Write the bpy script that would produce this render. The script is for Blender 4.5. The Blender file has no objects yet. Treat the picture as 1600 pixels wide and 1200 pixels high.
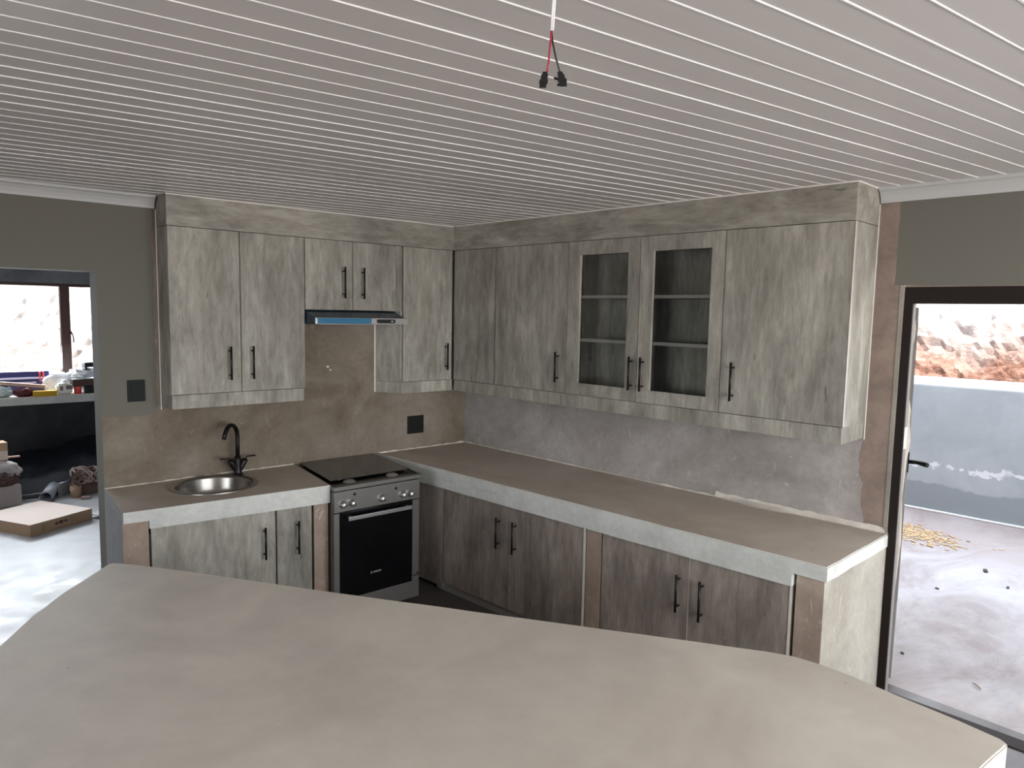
import bpy, bmesh, math, random
from math import sin, cos, pi, radians
from mathutils import Vector, Matrix, noise
random.seed(7)
D = bpy.data
SC = bpy.context.scene
COL = SC.collection

# ------------------------------------------------------------------ camera
cam_d = D.cameras.new('camera'); cam = D.objects.new('camera', cam_d); COL.objects.link(cam)
YAW, PIT, ROL = -0.7207, -0.0994, 0.0191
_F = Vector((-sin(YAW)*cos(PIT), cos(YAW)*cos(PIT), sin(PIT)))
_R = Vector((cos(YAW), sin(YAW), 0)); _U = _R.cross(_F)
_r = cos(ROL)*_R + sin(ROL)*_U; _u = -sin(ROL)*_R + cos(ROL)*_U
cam.matrix_world = Matrix(((_r.x, _u.x, -_F.x, -3.3141), (_r.y, _u.y, -_F.y, -4.3151), (_r.z, _u.z, -_F.z, 1.8076), (0, 0, 0, 1)))
cam_d.sensor_width = 36; cam_d.lens = 1110.87*36/1600; cam_d.clip_start = .02; cam_d.clip_end = 200
SC.camera = cam

# ------------------------------------------------------------------ light
W = D.worlds.new('sky'); SC.world = W; W.use_nodes = True
_n = W.node_tree.nodes; _l = W.node_tree.links
_bg = _n['Background']; _bg.inputs[1].default_value = 6.5
_tc = _n.new('ShaderNodeTexCoord'); _sp = _n.new('ShaderNodeSeparateXYZ'); _cr = _n.new('ShaderNodeValToRGB')
_l.new(_tc.outputs['Generated'], _sp.inputs[0]); _l.new(_sp.outputs['Z'], _cr.inputs[0])
_cr.color_ramp.elements[0].color = (.93, .96, 1, 1); _cr.color_ramp.elements[1].color = (.72, .84, 1, 1)
_l.new(_cr.outputs[0], _bg.inputs[0])
sun_d = D.lights.new('sun', 'SUN'); sun_d.energy = 16.0; sun_d.angle = radians(.6); sun_d.color = (1, .96, .9)
sun = D.objects.new('sun', sun_d); COL.objects.link(sun); sun.location = (-3, -3, 9)
sun.rotation_euler = Vector((.50, .42, -.78)).to_track_quat('-Z', 'Y').to_euler()


def area(name, loc, direction, sx, sy, power, color=(1, .985, .955)):
    l = D.lights.new(name, 'AREA'); l.shape = 'RECTANGLE'; l.size = sx; l.size_y = sy; l.energy = power; l.color = color
    o = D.objects.new(name, l); COL.objects.link(o); o.location = loc
    o.rotation_euler = Vector(direction).to_track_quat('-Z', 'Y').to_euler()
    return o


# area lamps standing in for daylight: unseen rear and left windows, far room's window
area('daylight_rear_stand_in', (-1.5, -6.22, 1.42), (0, 1, -.05), 3.3, 1.5, 116)
area('daylight_left_stand_in', (-6.15, -3.2, 1.45), (1, 0, -.05), 2.0, 1.3, 20)
area('daylight_far_window', (-3.0, 4.66, 1.50), (0, -1, -.25), 3.0, .8, 150, (.86, .93, 1))

vs = SC.view_settings
vs.view_transform = 'Standard'; vs.look = 'None'; vs.gamma = 1; vs.use_curve_mapping = False
vs.exposure = 0.0
SC.cycles.use_denoising = True
SC.cycles.caustics_reflective = False; SC.cycles.caustics_refractive = False
SC.cycles.sample_clamp_indirect = 6
SC.cycles.max_bounces = 10; SC.cycles.diffuse_bounces = 6


# ------------------------------------------------------------------ materials
class M:
    def __init__(s, name, base=(.5, .5, .5), rough=.6, metal=0.0, spec=.5):
        s.m = D.materials.new(name); s.m.use_nodes = True
        s.t = s.m.node_tree; s.n = s.t.nodes; s.l = s.t.links
        s.b = s.n['Principled BSDF']
        s.b.inputs['Base Color'].default_value = (*base, 1); s.b.inputs['Roughness'].default_value = rough
        s.b.inputs['Metallic'].default_value = metal; s.b.inputs['Specular IOR Level'].default_value = spec
        s._co = None

    def co(s, rand=True, scale=(1, 1, 1)):
        tc = s.n.new('ShaderNodeTexCoord'); out = tc.outputs['Object']
        if rand:
            oi = s.n.new('ShaderNodeObjectInfo'); mu = s.n.new('ShaderNodeMath'); mu.operation = 'MULTIPLY'; mu.inputs[1].default_value = 37
            s.l.new(oi.outputs['Random'], mu.inputs[0])
            ad = s.n.new('ShaderNodeVectorMath'); ad.operation = 'ADD'
            s.l.new(out, ad.inputs[0]); s.l.new(mu.outputs[0], ad.inputs[1]); out = ad.outputs[0]
        mp = s.n.new('ShaderNodeMapping'); mp.inputs['Scale'].default_value = scale
        s.l.new(out, mp.inputs[0]); return mp.outputs[0]

    def noise(s, co, scale, detail=4, rough=.55, dist=0):
        t = s.n.new('ShaderNodeTexNoise'); t.inputs['Scale'].default_value = scale; t.inputs['Detail'].default_value = detail
        t.inputs['Roughness'].default_value = rough; t.inputs['Distortion'].default_value = dist
        s.l.new(co, t.inputs['Vector']); return t.outputs[0]

    def ramp(s, fac, stops):
        r = s.n.new('ShaderNodeValToRGB'); e = r.color_ramp.elements
        while len(e) < len(stops): e.new(.5)
        for k, (p, c) in enumerate(stops):
            e[k].position = p; e[k].color = (*c, 1) if isinstance(c, tuple) else (c, c, c, 1)
        s.l.new(fac, r.inputs[0]); return r.outputs[0]

    def mix(s, fac, a, b, mode='MIX'):
        x = s.n.new('ShaderNodeMix'); x.data_type = 'RGBA'; x.blend_type = mode
        for sock, v in ((x.inputs[0], fac), (x.inputs[6], a), (x.inputs[7], b)):
            if isinstance(v, (int, float)): sock.default_value = v
            elif isinstance(v, tuple): sock.default_value = (*v, 1)
            else: s.l.new(v, sock)
        return x.outputs[2]

    def math(s, op, a, b=0.0, c=None):
        x = s.n.new('ShaderNodeMath'); x.operation = op
        for k, v in enumerate((a, b) if c is None else (a, b, c)):
            if isinstance(v, (int, float)): x.inputs[k].default_value = v
            else: s.l.new(v, x.inputs[k])
        return x.outputs[0]

    def xyz(s, co):
        x = s.n.new('ShaderNodeSeparateXYZ'); s.l.new(co, x.inputs[0]); return x.outputs

    def color(s, c): s.l.new(c, s.b.inputs['Base Color']); return s
    def roughn(s, c): s.l.new(c, s.b.inputs['Roughness']); return s

    def bump(s, h, strength=.3, dist=.01):
        b = s.n.new('ShaderNodeBump'); b.inputs['Strength'].default_value = strength; b.inputs['Distance'].default_value = dist
        s.l.new(h, b.inputs['Height']); s.l.new(b.outputs[0], s.b.inputs['Normal']); return s


def board_mat(name, sc, tint=(1, 1, 1)):
    t0, t1, t2 = tint
    m = M(name, rough=.55, spec=.3)
    g = m.co(True, sc)
    blot = m.noise(m.co(True, tuple(.5+.5*q/3 if q > 1 else .5 for q in sc)), 3.4, 6, .65, .6)
    streak = m.noise(g, 3.2, 7, .66, .7)
    fine = m.noise(g, 14, 5, .7, .3)
    c1 = m.ramp(streak, [(.3, (.225*t0, .212*t1, .182*t2)), (.5, (.31*t0, .298*t1, .262*t2)), (.7, (.41*t0, .40*t1, .355*t2))])
    c2 = m.ramp(blot, [(.34, .68), (.5, .95), (.66, 1.18)])
    c = m.mix(1.0, c1, c2, 'MULTIPLY')
    fib = m.noise(m.co(True, tuple(q if q < 1 else q*1.6 for q in (sc[0], sc[1], sc[2]*.8))), 13, 8, .8, .2)
    c = m.mix(.8, c, m.ramp(fine, [(.3, .72), (.5, 1.0), (.7, 1.16)]), 'MULTIPLY')
    c = m.mix(.5, c, m.ramp(fib, [(.33, .74), (.5, 1.0), (.68, 1.22)]), 'MULTIPLY')
    nail = m.ramp(m.noise(g, 11, 2, .5, .0), [(.22, .35), (.285, 1.0)])
    c = m.mix(.65, c, nail, 'MULTIPLY')
    m.color(c); m.bump(fine, .08, .002)
    return m.m


MAT = {}
MAT['board'] = board_mat('concrete_look_board', (3.0, 3.0, .62))
MAT['board_x'] = board_mat('concrete_look_board_horizontal_x', (.6, 3.0, 2.6))
MAT['board_y'] = board_mat('concrete_look_board_horizontal_y', (3.0, .6, 2.6))
MAT['board_brown'] = board_mat('concrete_look_board_low', (3.0, 3.0, .6), (.90, .80, .80))
m = M('carcass_dark', (.22, .21, .19), .7); MAT['carcass'] = m.m
m = M('door_edge', (.62, .58, .52), .6); MAT['edge'] = m.m
m = M('matt_black_metal', (.012, .011, .011), .38, .6); MAT['black'] = m.m
m = M('black_plastic', (.012, .013, .014), .35); MAT['blackp'] = m.m
m = M('socket_black', (.010, .012, .012), .55, 0, .15); MAT['socket'] = m.m

# sanded plaster / paint
def plaster(name, a, b, paint=None, scuff=.5, paint2=None):
    m = M(name, rough=.85, spec=.2)
    g = m.co(False)
    n1 = m.noise(g, 1.7, 6, .6, .8); n2 = m.noise(g, 7, 6, .65, .3); n3 = m.noise(g, 38, 4, .6)
    c = m.mix(m.ramp(n1, [(.36, 0.0), (.64, 1.0)]), a, b)
    c = m.mix(.55, c, m.ramp(n2, [(.3, .76), (.7, 1.16)]), 'MULTIPLY')
    c = m.mix(.25, c, m.ramp(n3, [(.3, .7), (.7, 1.2)]), 'MULTIPLY')
    s = m.noise(m.co(False, (2.5, 2.5, 1)), 5.0, 8, .75, 2.2)
    c = m.mix(m.math('MULTIPLY', m.ramp(s, [(.60, 0.0), (.66, 1.0)]), scuff), c, (.62, .58, .52))
    if paint2:
        c = m.mix(paint2[1](m, g), c, m.mix(m.ramp(n2, [(.35, 0.0), (.6, 1.0)]), paint2[0], tuple(v*1.5 for v in paint2[0])))
    if paint:
        pc, fn = paint
        c = m.mix(fn(m, g), c, pc)
    m.color(c); m.bump(m.mix(.5, n3, n2), .25, .004)
    return m.m


GREEN = (.152, .149, .127)
def mask_a(m, g):
    x = m.xyz(g); w = m.noise(g, 9, 3)
    zz = m.math('ADD', x[2], m.math('MULTIPLY', m.math('SUBTRACT', w, .5), .05))
    xx = m.math('ADD', x[0], m.math('MULTIPLY', m.math('SUBTRACT', w, .5), .05))
    a = m.math('MULTIPLY', m.math('GREATER_THAN', zz, 1.205), m.math('LESS_THAN', xx, -2.19))
    b = m.math('LESS_THAN', x[0], -2.4675)
    return m.math('MAXIMUM', a, b)
def mask_b(m, g):
    x = m.xyz(g); w = m.noise(g, 9, 3)
    yy = m.math('ADD', x[1], m.math('MULTIPLY', m.math('SUBTRACT', w, .5), .02))
    zz = m.math('ADD', x[2], m.math('MULTIPLY', m.math('SUBTRACT', w, .5), .02))
    return m.math('MULTIPLY', m.math('LESS_THAN', yy, -2.995), m.math('MAXIMUM', m.math('GREATER_THAN', zz, 1.965), m.math('LESS_THAN', yy, -3.5)))
def mask_b2(m, g):
    x = m.xyz(g); w = m.noise(g, 5, 4)
    yy = m.math('ADD', m.math('ADD', x[1], m.math('MULTIPLY', m.math('SUBTRACT', w, .5), .10)), m.math('MULTIPLY', x[2], -.04))
    lo = m.ramp(m.math('ADD', x[2], m.math('MULTIPLY', w, .3)), [(.0, 0.0), (1.0, .85)])
    return m.math('MULTIPLY', m.math('LESS_THAN', yy, -2.955), lo)
MAT['wall_a'] = plaster('brown_plaster_green_paint', (.148, .119, .088), (.245, .213, .175), (GREEN, mask_a), .14)
MAT['wall_b'] = plaster('grey_plaster_green_paint', (.27, .245, .23), (.40, .375, .36), (GREEN, mask_b), .45, ((.185, .138, .112), mask_b2))
MAT['paint'] = plaster('green_grey_paint', GREEN, tuple(v*1.05 for v in GREEN), None, 0)
MAT['pier'] = plaster('bare_pink_plaster', (.32, .245, .20), (.44, .36, .30), None, .8)
MAT['end'] = plaster('pale_skimmed_plaster', (.33, .305, .265), (.45, .425, .375), None, .6)
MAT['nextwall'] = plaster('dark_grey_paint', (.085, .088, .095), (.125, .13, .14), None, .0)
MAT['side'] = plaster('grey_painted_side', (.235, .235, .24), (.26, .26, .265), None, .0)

def screed(name, a, b, stain=None):
    m = M(name, rough=.62, spec=.3)
    g = m.co(False)
    n1 = m.noise(g, 2.2, 5, .6, .6); n2 = m.noise(g, 9, 5, .6); n3 = m.noise(g, 90, 3)
    c = m.mix(m.ramp(n1, [(.35, 0.0), (.65, 1.0)]), a, b)
    c = m.mix(.35, c, m.ramp(n2, [(.3, .86), (.7, 1.1)]), 'MULTIPLY')
    sp = m.ramp(m.noise(g, 26, 2, .5), [(.21, .3), (.235, 1.0)])
    c = m.mix(.7, c, sp, 'MULTIPLY')
    m.color(c); m.bump(n2, .12, .004)
    m.roughn(m.ramp(n1, [(.3, .5), (.7, .7)]))
    return m.m
MAT['top'] = screed('cement_counter_top', (.43, .37, .31), (.54, .485, .415))
MAT['island'] = screed('cement_island_top', (.505, .462, .412), (.60, .565, .50))
MAT['slabface'] = plaster('white_painted_edge', (.545, .56, .535), (.61, .62, .595), None, .0)
MAT['mortar'] = plaster('white_filler_mortar', (.50, .46, .41), (.68, .64, .58), None, .4)

m = M('white_pvc_board', (.62, .605, .60), .42, 0, .45); MAT['pvc'] = m.m
m = M('white_joint_strip', (.90, .89, .89), .35, 0, .6); MAT['joint'] = m.m  # whiter than the boards, imitating the sheen of their grooves
m = M('cornice_white', (.47, .485, .485), .6); MAT['cornice'] = m.m
m = M('sealant_white', (.75, .74, .70), .5); MAT['seal'] = m.m

# floor
m = M('cement_floor', rough=.4, spec=.5); g = m.co(False)
n1 = m.noise(g, 1.3, 7, .62, .8); n2 = m.noise(g, 6, 6, .65, .5)
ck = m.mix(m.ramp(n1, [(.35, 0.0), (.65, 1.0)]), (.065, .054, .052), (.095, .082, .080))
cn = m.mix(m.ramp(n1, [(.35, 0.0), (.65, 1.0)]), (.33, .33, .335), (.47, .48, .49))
c = m.mix(m.math('GREATER_THAN', m.xyz(g)[1], -.03), ck, cn)  # next room's floor painted much lighter, imitating window glare on it
c = m.mix(.5, c, m.ramp(n2, [(.3, .75), (.7, 1.15)]), 'MULTIPLY')
m.color(c); m.roughn(m.ramp(n2, [(.3, .30), (.7, .5)])); m.bump(n2, .1, .004); MAT['floor'] = m.m
# patio
m = M('patio_cement', rough=.6, spec=.35); g = m.co(False)
n1 = m.noise(m.co(False, (.8, 1.5, 1)), 1.4, 8, .66, 1.0); n2 = m.noise(g, 14, 6, .65, .5)
c = m.mix(m.ramp(n1, [(.36, 0.0), (.62, 1.0)]), (.34, .285, .275), (.52, .49, .50))
c = m.mix(.4, c, m.ramp(n2, [(.3, .82), (.7, 1.12)]), 'MULTIPLY')
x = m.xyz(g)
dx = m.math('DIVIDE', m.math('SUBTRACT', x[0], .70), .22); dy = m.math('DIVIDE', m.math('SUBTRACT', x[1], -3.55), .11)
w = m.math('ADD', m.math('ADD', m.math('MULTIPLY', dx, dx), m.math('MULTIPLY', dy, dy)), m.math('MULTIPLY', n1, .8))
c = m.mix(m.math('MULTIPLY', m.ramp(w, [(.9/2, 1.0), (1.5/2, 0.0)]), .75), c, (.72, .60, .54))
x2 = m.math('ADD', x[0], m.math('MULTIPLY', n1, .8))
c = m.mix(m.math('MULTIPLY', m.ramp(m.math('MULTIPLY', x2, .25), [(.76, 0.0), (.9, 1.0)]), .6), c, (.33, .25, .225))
m.color(c); m.bump(n2, .2, .006); MAT['patio'] = m.m
# parapet
m = M('blue_grey_parapet', rough=.8, spec=.2); g = m.co(False); x = m.xyz(g)
n1 = m.noise(g, 2.5, 5, .6, .5); n2 = m.noise(g, 1.6, 4, .6); n3 = m.noise(g, 12, 5, .6)
c = m.mix(m.ramp(n1, [(.3, 0.0), (.7, 1.0)]), (.40, .44, .465), (.50, .54, .56))
zz = m.math('ADD', x[2], m.math('MULTIPLY', m.math('SUBTRACT', n2, .5), .22))
c = m.mix(m.ramp(m.math('ADD', zz, m.math('MULTIPLY', m.math('SUBTRACT', n3, .5), .05)), [(.245, 1.0), (.265, 0.0)]), c, (.33, .365, .385))
zl = m.math('ABSOLUTE', m.math('SUBTRACT', m.math('ADD', x[2], m.math('MULTIPLY', m.math('SUBTRACT', m.noise(g, 2.4, 5, .7), .5), .16)), .44))
band = m.math('MULTIPLY', m.math('LESS_THAN', zl, m.math('MULTIPLY', m.ramp(n3, [(.40, 0.0), (.7, 1.0)]), .05)), m.ramp(m.noise(g, 4.5, 2), [(.40, 0.0), (.46, 1.0)]))
c = m.mix(band, c, (.82, .84, .86))
m.color(c); m.bump(n3, .3, .008); MAT['parapet'] = m.m
m = M('parapet_cap', (.85, .85, .83), .8); MAT['cap'] = m.m
# rock; second copy whitened to imitate sun glare behind the far window
for rname, ra_, rb_, rc_ in (('rock', (.19, .078, .050), (.43, .24, .175), (.66, .47, .38)), ('rock_glare', (.60, .46, .40), (.80, .74, .70), (.90, .88, .86))):
  m = M('earth_bank_'+rname, rough=.95, spec=.1); g = m.co(False)
  n1 = m.noise(g, 2.2, 8, .7, 1.5); n2 = m.noise(m.co(False, (1, 1, 2.2)), 9, 9, .78, 1.6); n3 = m.noise(g, .9, 3)
  c = m.mix(m.ramp(n1, [(.38, 0.0), (.6, 1.0)]), ra_, rb_)
  c = m.mix(m.ramp(n2, [(.5, 0.0), (.66, .8)]), c, rc_)
  c = m.mix(.7, c, m.ramp(n2, [(.3, .45), (.46, 1.0)]), 'MULTIPLY')
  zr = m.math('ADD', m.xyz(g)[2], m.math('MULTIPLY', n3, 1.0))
  c = m.mix(m.ramp(m.math('MULTIPLY', zr, .25), [(.44, 0.0), (.58, .92)]), c, (.86, .81, .77))  # top of the bank painted near white to imitate overexposure
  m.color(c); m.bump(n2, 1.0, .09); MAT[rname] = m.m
MAT['rough_plaster'] = plaster('rough_outer_render', (.36, .30, .22), (.52, .49, .43), None, .6)

# metals & others
m = M('brushed_steel', (.48, .47, .45), .33, 1.0); g = m.co(False, (1, 1, 30)); n = m.noise(g, 20, 3); m.roughn(m.ramp(n, [(.3, .27), (.7, .42)])); MAT['steel'] = m.m
m = M('sink_steel', (.42, .41, .39), .25, 1.0); MAT['sinksteel'] = m.m
m = M('stove_steel', (.20, .195, .185), .42, .8); MAT['stovesteel'] = m.m
m = M('knob_silver', (.55, .55, .56), .3, .9); MAT['knob'] = m.m
m = M('black_oven_glass', (.003, .003, .004), .12, 0, .35); MAT['ovenglass'] = m.m
m = M('hob_lid_glass', (.02, .019, .018), .10, 0, .8); MAT['lid'] = m.m
m = M('black_enamel', (.008, .007, .007), .25); MAT['enamel'] = m.m
m = M('hood_body_film', (.018, .045, .075), .25, .35, .6); MAT['hood'] = m.m
m = M('hood_film_bright', (.03, .17, .31), .25, .2, .5); MAT['film'] = m.m
m = M('hood_steel', (.42, .42, .41), .35, .8); MAT['hoodsteel'] = m.m
m = M('logo_grey', (.5, .5, .5), .5); MAT['logo'] = m.m
m = M('dark_brown_steel_frame', (.014, .009, .008), .6, 0, .2); MAT['frame'] = m.m
m = M('dark_brown_steel_frame_window', (.06, .028, .024), .45, .1); MAT['wframe'] = m.m
m = M('grey_primer_steel', (.20, .19, .18), .6, .1); MAT['leaf'] = m.m
m = M('white_sticker', (.85, .84, .80), .5); MAT['sticker'] = m.m
m = M('clear_glass', (.95, .97, .97), .02); m.b.inputs['Transmission Weight'].default_value = 1.0; m.b.inputs['IOR'].default_value = 1.1
MAT['glass'] = m.m
# thin cabinet panes: see-through mixed with a faint reflection (real thin glass)
m = M('thin_pane', (1, 1, 1), .03)
tr = m.n.new('ShaderNodeBsdfTransparent'); tr.inputs[0].default_value = (.97, .98, .975, 1)
gl = m.n.new('ShaderNodeBsdfGlossy'); gl.inputs['Roughness'].default_value = .04
fr_ = m.n.new('ShaderNodeFresnel'); fr_.inputs[0].default_value = 1.45
mx = m.n.new('ShaderNodeMixShader'); m.l.new(fr_.outputs[0], mx.inputs[0]); m.l.new(tr.outputs[0], mx.inputs[1]); m.l.new(gl.outputs[0], mx.inputs[2])
m.l.new(mx.outputs[0], m.n['Material Output'].inputs[0]); MAT['pane'] = m.m
def plain(name, c, r=.6, metal=0):
    MAT[name] = M(name, c, r, metal).m
plain('white_cable', (.82, .82, .82), .4); plain('red_wire', (.38, .02, .05), .4); plain('black_wire', (.01, .01, .01), .4)
plain('cardboard', (.46, .31, .20), .8); plain('cardboard_pale', (.74, .62, .54), .8); plain('print_dark', (.07, .05, .045), .8); plain('print_soft', (.30, .20, .13), .8)
plain('navy', (.035, .035, .14), .35); plain('lilac_white', (.62, .62, .80), .4); plain('yellow', (.56, .33, .015), .6); plain('white_plastic', (.82, .80, .77), .4)
plain('label_grey', (.20, .15, .15), .6); plain('dark_red', (.10, .012, .018), .5); plain('red_orange', (.60, .06, .05), .5)
plain('wood_pale', (.62, .42, .34), .7); plain('plastic_bag', (.55, .64, .66), .3); plain('paper_white', (.85, .86, .88), .7)
plain('pvc_grey', (.40, .42, .47), .45); plain('pvc_inside', (.16, .16, .18), .6); plain('dark_sheet', (.015, .018, .026), .5)
plain('cloth_brown', (.17, .105, .09), .9); plain('cloth_pale', (.42, .32, .29), .9); plain('sack_white', (.70, .64, .62), .8); plain('dark_brown', (.07, .035, .03), .6)
plain('carton_grey', (.52, .47, .45), .8); plain('straw', (.62, .44, .26), .9); plain('leaf_dark', (.10, .075, .06), .9); plain('twig', (.48, .38, .28), .9)
plain('blue_small', (.05, .12, .35), .4); plain('shelfedge', (.50, .48, .44), .6); plain('sill', (.022, .016, .015), .85); plain('roof_grey', (.5, .5, .48), .8)

# ------------------------------------------------------------------ mesh helpers
def frame(P, Q, k=None):
    """(s, d, z) -> world, s along P->Q on plan, d out into the room (to the right of P->Q for k=+1)"""
    P = Vector(P); e = (Vector(Q)-P).normalized(); n = Vector((e.y, -e.x))
    if k: n = Vector(k)
    return lambda s, d, z: Vector((P.x+e.x*s+n.x*d, P.y+e.y*s+n.y*d, z))
WLD = lambda x, y, z: Vector((x, y, z))
FA = frame((0, 0), (1, 0))                     # sink wall, s = world x
FB = frame((0, 0), (.0564, -1))                # long wall
FAB = frame((-2.505, -.54), (-1.41, -.62))     # front of the sink base units
FBB = frame((-.745, 0), (-.487, -3.05))        # front of the long base units
FST = lambda s, d, z: Vector((-1.378+s-.125*d, -d, z))   # cooker


def B(): return bmesh.new()
def hexa(bm, F, s0, s1, d0, d1, z0, z1):
    v = [bm.verts.new(F(s, d, z)) for z in (z0, z1) for s, d in ((s0, d0), (s1, d0), (s1, d1), (s0, d1))]
    q = [(0, 3, 2, 1), (4, 5, 6, 7), (0, 1, 5, 4), (1, 2, 6, 5), (2, 3, 7, 6), (3, 0, 4, 7)]
    f = [bm.faces.new([v[i] for i in a]) for a in q]
    return f
def prism(bm, pts, z0, z1):
    a = [bm.verts.new((x, y, z0)) for x, y in pts]; b = [bm.verts.new((x, y, z1)) for x, y in pts]
    n = len(pts); fs = [bm.faces.new(b), bm.faces.new(a[::-1])]
    for i in range(n): fs.append(bm.faces.new((a[i], a[(i+1) % n], b[(i+1) % n], b[i])))
    return fs
def tube(bm, pts, r, n=10, cap=True, rs=None):
    pts = [Vector(p) for p in pts]; rings = []
    t0_ = (pts[1]-pts[0]).normalized(); ref = t0_.orthogonal().normalized()
    for i, p in enumerate(pts):
        t = (pts[min(i+1, len(pts)-1)]-pts[max(i-1, 0)]).normalized()
        ref = (ref-t*t.dot(ref)).normalized()          # parallel transport, no twist
        a = t.cross(ref).normalized(); b = t.cross(a).normalized(); rr = rs[i] if rs else r
        rings.append([bm.verts.new(p+a*rr*cos(2*pi*k/n)+b*rr*sin(2*pi*k/n)) for k in range(n)])
    for A_, B_ in zip(rings, rings[1:]):
        for k in range(n):
            f = bm.faces.new((A_[k], A_[(k+1) % n], B_[(k+1) % n], B_[k])); f.smooth = True
    if cap: bm.faces.new(rings[0][::-1]); bm.faces.new(rings[-1])
def lathe(bm, prof, c, n=40, axis=None):
    """prof: list of (radius, height); around +Z at c, or around a given axis direction"""
    c = Vector(c); q = Vector(axis).to_track_quat('Z', 'Y') if axis else None
    rings = []
    for r, h in prof:
        ring = []
        for k in range(n):
            p = Vector((r*cos(2*pi*k/n), r*sin(2*pi*k/n), h))
            if q: p = q @ p
            ring.append(bm.verts.new(c+p))
        rings.append(ring)
    for A_, B_ in zip(rings, rings[1:]):
        for k in range(n):
            f = bm.faces.new((A_[k], A_[(k+1) % n], B_[(k+1) % n], B_[k])); f.smooth = True
    return rings


WL = {}
def org(o): return WL.get(o.name, Vector((0, 0, 0)))
def empty(name, loc):
    o = D.objects.new(name, None); COL.objects.link(o); o.location = loc; o.empty_display_size = .1; WL[o.name] = Vector(loc); return o
def mk(name, bm, mat, parent=None, bevel=0, base=False, mats=None, facemat=None, recalc=True):
    if recalc: bmesh.ops.recalc_face_normals(bm, faces=bm.faces)
    if bevel:
        es = [e for e in bm.edges if len(e.link_faces) == 2 and e.calc_face_angle(0) > .5]
        bmesh.ops.bevel(bm, geom=es, offset=bevel, segments=2, affect='EDGES', profile=.6)
    me = D.meshes.new(name)
    if base and not parent:
        xs = [v.co for v in bm.verts]; o0 = Vector(((min(v.x for v in xs)+max(v.x for v in xs))/2, (min(v.y for v in xs)+max(v.y for v in xs))/2, min(v.z for v in xs)))
    else: o0 = org(parent) if parent else Vector((0, 0, 0))
    bmesh.ops.translate(bm, verts=bm.verts, vec=-o0)
    if facemat:
        for f in bm.faces: f.material_index = facemat(f)
    bm.to_mesh(me); bm.free()
    for mt in (mats or [mat]): me.materials.append(MAT[mt])
    o = D.objects.new(name, me); COL.objects.link(o)
    if parent: o.parent = parent; WL[o.name] = o0
    else: o.location = o0; WL[o.name] = o0
    return o
def tag(o, label=None, cat=None, group=None, kind=None):
    if label: o['label'] = label
    if cat: o['category'] = cat
    if group: o['group'] = group
    if kind: o['kind'] = kind
    return o
def thing(name, label, cat, loc, group=None): return tag(empty(name, loc), label, cat, group)
def struct(name, bm, mat, parent=None, **k):
    o = mk(name, bm, mat, parent, **k)
    if not parent: o['kind'] = 'structure'
    return o
def box(name, F, a, mat, parent=None, bevel=0, **k):
    bm = B(); hexa(bm, F, *a); return mk(name, bm, mat, parent, bevel, **k)
def text_bm(txt, size, F3, depth=.0008):
    """flat lettering as mesh; F3(x, y, h) -> world"""
    cu = D.curves.new('lettering', 'FONT'); cu.body = txt; cu.size = size; cu.extrude = depth; cu.align_x = 'CENTER'; cu.align_y = 'CENTER'
    o = D.objects.new('lettering', cu); COL.objects.link(o)
    dg = bpy.context.evaluated_depsgraph_get(); me = D.meshes.new_from_object(o.evaluated_get(dg))
    bm = B(); bm.from_mesh(me)
    for v in bm.verts: v.co = F3(v.co.x, v.co.y, v.co.z)
    D.objects.remove(o); D.meshes.remove(me); D.curves.remove(cu)
    return bm

# ------------------------------------------------------------------ room shell
ZC = 2.408
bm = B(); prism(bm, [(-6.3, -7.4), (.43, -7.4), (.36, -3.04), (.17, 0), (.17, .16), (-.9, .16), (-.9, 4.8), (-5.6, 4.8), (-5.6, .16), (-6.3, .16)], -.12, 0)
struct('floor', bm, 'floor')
# sink wall with the wide opening to the next room
bm = B()
hexa(bm, FA, -2.47, .17, -.16, 0, 0, ZC+.05)
hexa(bm, FA, -4.6, -2.47, -.16, 0, 1.985, ZC+.05)
hexa(bm, FA, -6.3, -4.6, -.16, 0, 0, ZC+.05)
struct('wall_back', bm, 'wall_a')
# two dabs of filler on the plaster above the cooker
bm = B(); bmesh.ops.create_icosphere(bm, subdivisions=2, radius=.008); 
for v in bm.verts: v.co = Vector((-1.144+v.co.x, -.001+v.co.y*.3, 1.433+v.co.z))
mk('filler_dab', bm, 'seal', D.objects['wall_back'])
bm = B(); bmesh.ops.create_icosphere(bm, subdivisions=2, radius=.006)
for v in bm.verts: v.co = Vector((-1.126+v.co.x, -.001+v.co.y*.3, 1.411+v.co.z))
mk('filler_dab', bm, 'seal', D.objects['wall_back'])
# long wall with door opening
S0, S1, ZH = 3.046, 3.98, 1.958
bm = B()
hexa(bm, FB, 0, S0, -.17, 0, 0, ZC+.05)
hexa(bm, FB, S0, S1, -.17, 0, ZH, ZC+.05)
hexa(bm, FB, S1, 7.4, -.17, 0, 0, ZC+.05)
struct('wall_right', bm, 'wall_b')
bm = B()   # wall behind the camera with the big window
F = WLD
hexa(bm, F, -6.2, -3.4, -6.5, -6.3, 0, ZC+.05); hexa(bm, F, .2, .36, -6.5, -6.3, 0, ZC+.05)
hexa(bm, F, -3.4, .2, -6.5, -6.3, 0, .6); hexa(bm, F, -3.4, .2, -6.5, -6.3, 2.2, ZC+.05)
struct('wall_front', bm, 'paint')
bm = B()
hexa(bm, F, -6.35, -6.2, -7.5, -4.4, 0, ZC+.05); hexa(bm, F, -6.35, -6.2, -2.0, .16, 0, ZC+.05)
hexa(bm, F, -6.35, -6.2, -4.4, -2.0, 0, .75); hexa(bm, F, -6.35, -6.2, -4.4, -2.0, 2.15, ZC+.05)
struct('wall_left', bm, 'paint')
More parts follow.
